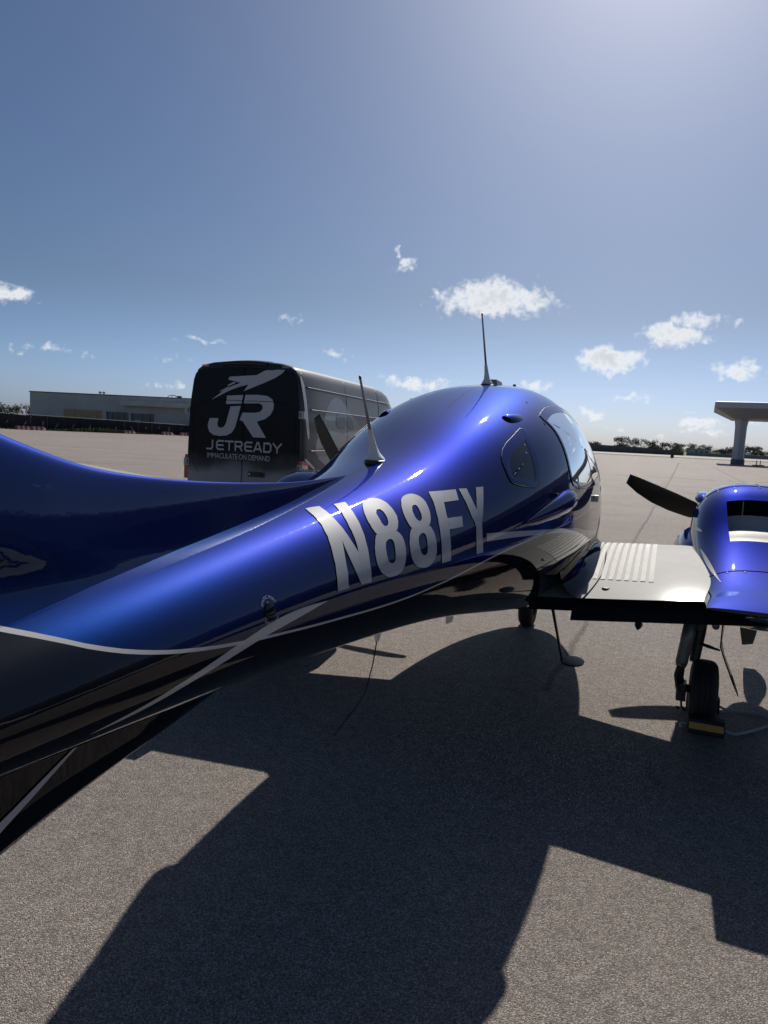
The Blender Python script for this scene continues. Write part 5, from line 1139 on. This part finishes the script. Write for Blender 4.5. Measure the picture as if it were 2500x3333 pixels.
for i, (x, y, h, w, kd) in enumerate(((-109.5, 200, 5.6, 7, 5), (-105.0, 198, 5.2, 8, 2), (-100.8, 202, 4.9, 4.5, 1))):
    tree(x, y, h, w, kd, i * 2.1, ['tree at the left edge of the picture behind the fence', 'broad tree behind the fence left of the concrete building', 'small tree touching the left corner of the concrete building'][i], 'trees behind the left fence')
hs = empty('low_house', (-108, 170, 0)); tag(hs, 'low house with pale roof at the left edge behind the fence', 'house')
MB().box(-8, 8, 0, 8, 0, 2.6).build('wall', M_CONC2, hs); MB().prism([(-9, 2.6), (9, 2.6), (6, 4.0), (-6, 4.0)], lambda u, v_, w: (u, w - .5, v_), 9).build('roof', mat('pale_roof', (.45, .46, .47), .6), hs)

# ------------------------------------------------------------------ far right: walls, house, markers, canopy
M_DWALL = mat('dark_hedge_wall', (.085, .088, .085), .9, noise=(.8, .4), bump=(2, .6))
M_LWALL = mat('pale_wall', (.24, .245, .25), .85, noise=(.3, .1))
w = empty('dark_perimeter_wall', (56, 208, 0), math.atan2(7, 33)); tag(w, 'long dark wall across the far side of the runway behind the cabin', 'wall')
L_ = 34
G = [[(x, yy, z) for yy, z in ((0, 0), (0, 2.0 - .0006 * x * x), (.4, 2.0 - .0006 * x * x), (.4, 0))] for x in np.linspace(-20, L_, 20)]
mesh('wall_body', *grid(G, True, True), M_DWALL, w)
w = empty('pale_perimeter_wall', (96, 229, 0), math.atan2(4, 60)); tag(w, 'low pale wall across the far side of the runway beside the canopy column', 'wall')
for i in range(16): MB().box(i * 6.0, i * 6.0 + 5.9, 0, .25, -.1, 1.1 + .004 * i).build('wall_panel', M_LWALL, w)
hs = empty('white_house', (128.0, 291, 0)); tag(hs, 'small white house among the far trees', 'house')
MB().box(-3.6, 3.6, 0, 6, 0, 2.2).build('wall', mat('white_stucco', (.5, .5, .5), .8), hs); MB().box(-3.9, 3.9, -.3, 6.3, 2.2, 2.45).build('roof', M_LWALL, hs)
for x in (-2.2, 0, 2.0): MB().box(x - .5, x + .5, -.03, .02, .9, 1.7).build('window', M_DKWIN, hs)
mk = empty('runway_marker', (53.5, 134, 0)); tag(mk, 'small dark runway marker box on the grass strip', 'marker'); MB().box(-.28, .28, -.1, .1, .1, .72).build('panel', M_BLACK, mk); MB().box(-.05, .05, -.04, .04, 0, .1).build('foot', M_POST, mk)
sd_ = empty('barrier_stand', (52.6, 101.0, 0)); tag(sd_, 'small two-post stand on the apron right of the canopy column', 'stand'); MB().box(-.75, .75, -.2, .2, 0, .12).build('base', M_BLACK, sd_)
for x in (-.28, .25): MB().tube([(x, 0, .1), (x, 0, .75)], .06, 8).build('post', M_POST, sd_)

M_CAN = mat('canopy_panel', (.42, .44, .47), .5, noise=(.2, .05)); M_CAN2 = mat('canopy_soffit', (.26, .27, .29), .6, noise=(.2, .08)); M_CBASE = mat('column_base', (.13, .15, .18), .7, noise=(1, .15))
CAN = empty('apron_canopy', (50.4, 102.6, 0), R(-24)); tag(CAN, 'flat grey aircraft canopy on a thick tapered column at the right edge', 'canopy')
def can_col(x, y):
    rot = .35; n = 6
    def hexa(r, z): return [(x + r * math.cos(rot + 6.2832 * k / n), y + r * math.sin(rot + 6.2832 * k / n), z) for k in range(n)]
    c = mesh('column', *grid([hexa(.88, .77), hexa(.80, 3.0), hexa(.84, 5.4), hexa(1.02, 6.5)], True, True), M_CAN, CAN)
    mesh('column_base', *grid([hexa(.98, 0), hexa(.98, .74), hexa(.93, .772)], True, True), M_CBASE, c)
can_col(0, 0); can_col(22, 0); can_col(44, 0)
def rect(x0, x1, y0, y1, z): return [(x0, y0, z), (x1, y0, z), (x1, y1, z), (x0, y1, z)]
mesh('roof_slab', *grid([rect(-3.7, 60, -6, 9, 7.72), rect(-3.7, 60, -6, 9, 8.5), rect(-3.5, 59.8, -5.8, 8.8, 8.56)], True, True), M_CAN, CAN)
mesh('soffit', *grid([rect(-3.6, 59.9, -5.9, 8.9, 7.715), rect(-1.2, 57, -3.0, 6, 6.45), rect(-1.1, 56.9, -2.9, 5.9, 6.42)], True, True), M_CAN2, CAN)

# hangar standing outside the frame on the right; it shows only as a reflection in the airplane's flank
HG = empty('hangar', (46, 30, 0), R(-8)); tag(HG, 'grey hangar beside the apron, seen only mirrored in the airplane windows', 'hangar')
MB().box(0, 30, -26, 26, 0, 9).build('wall', mat('hangar_cladding', (.20, .21, .22), .7, noise=(.3, .1)), HG); MB().box(-.3, 30.3, -26.3, 26.3, 9.002, 9.5).build('roof', M_CONC2, HG)
for yy in (-17, 0, 17): MB().box(-.06, .02, yy - 7, yy + 7, .1, 6.5).build('hangar_door', mat('hangar_door', (.05, .055, .06), .6), HG)
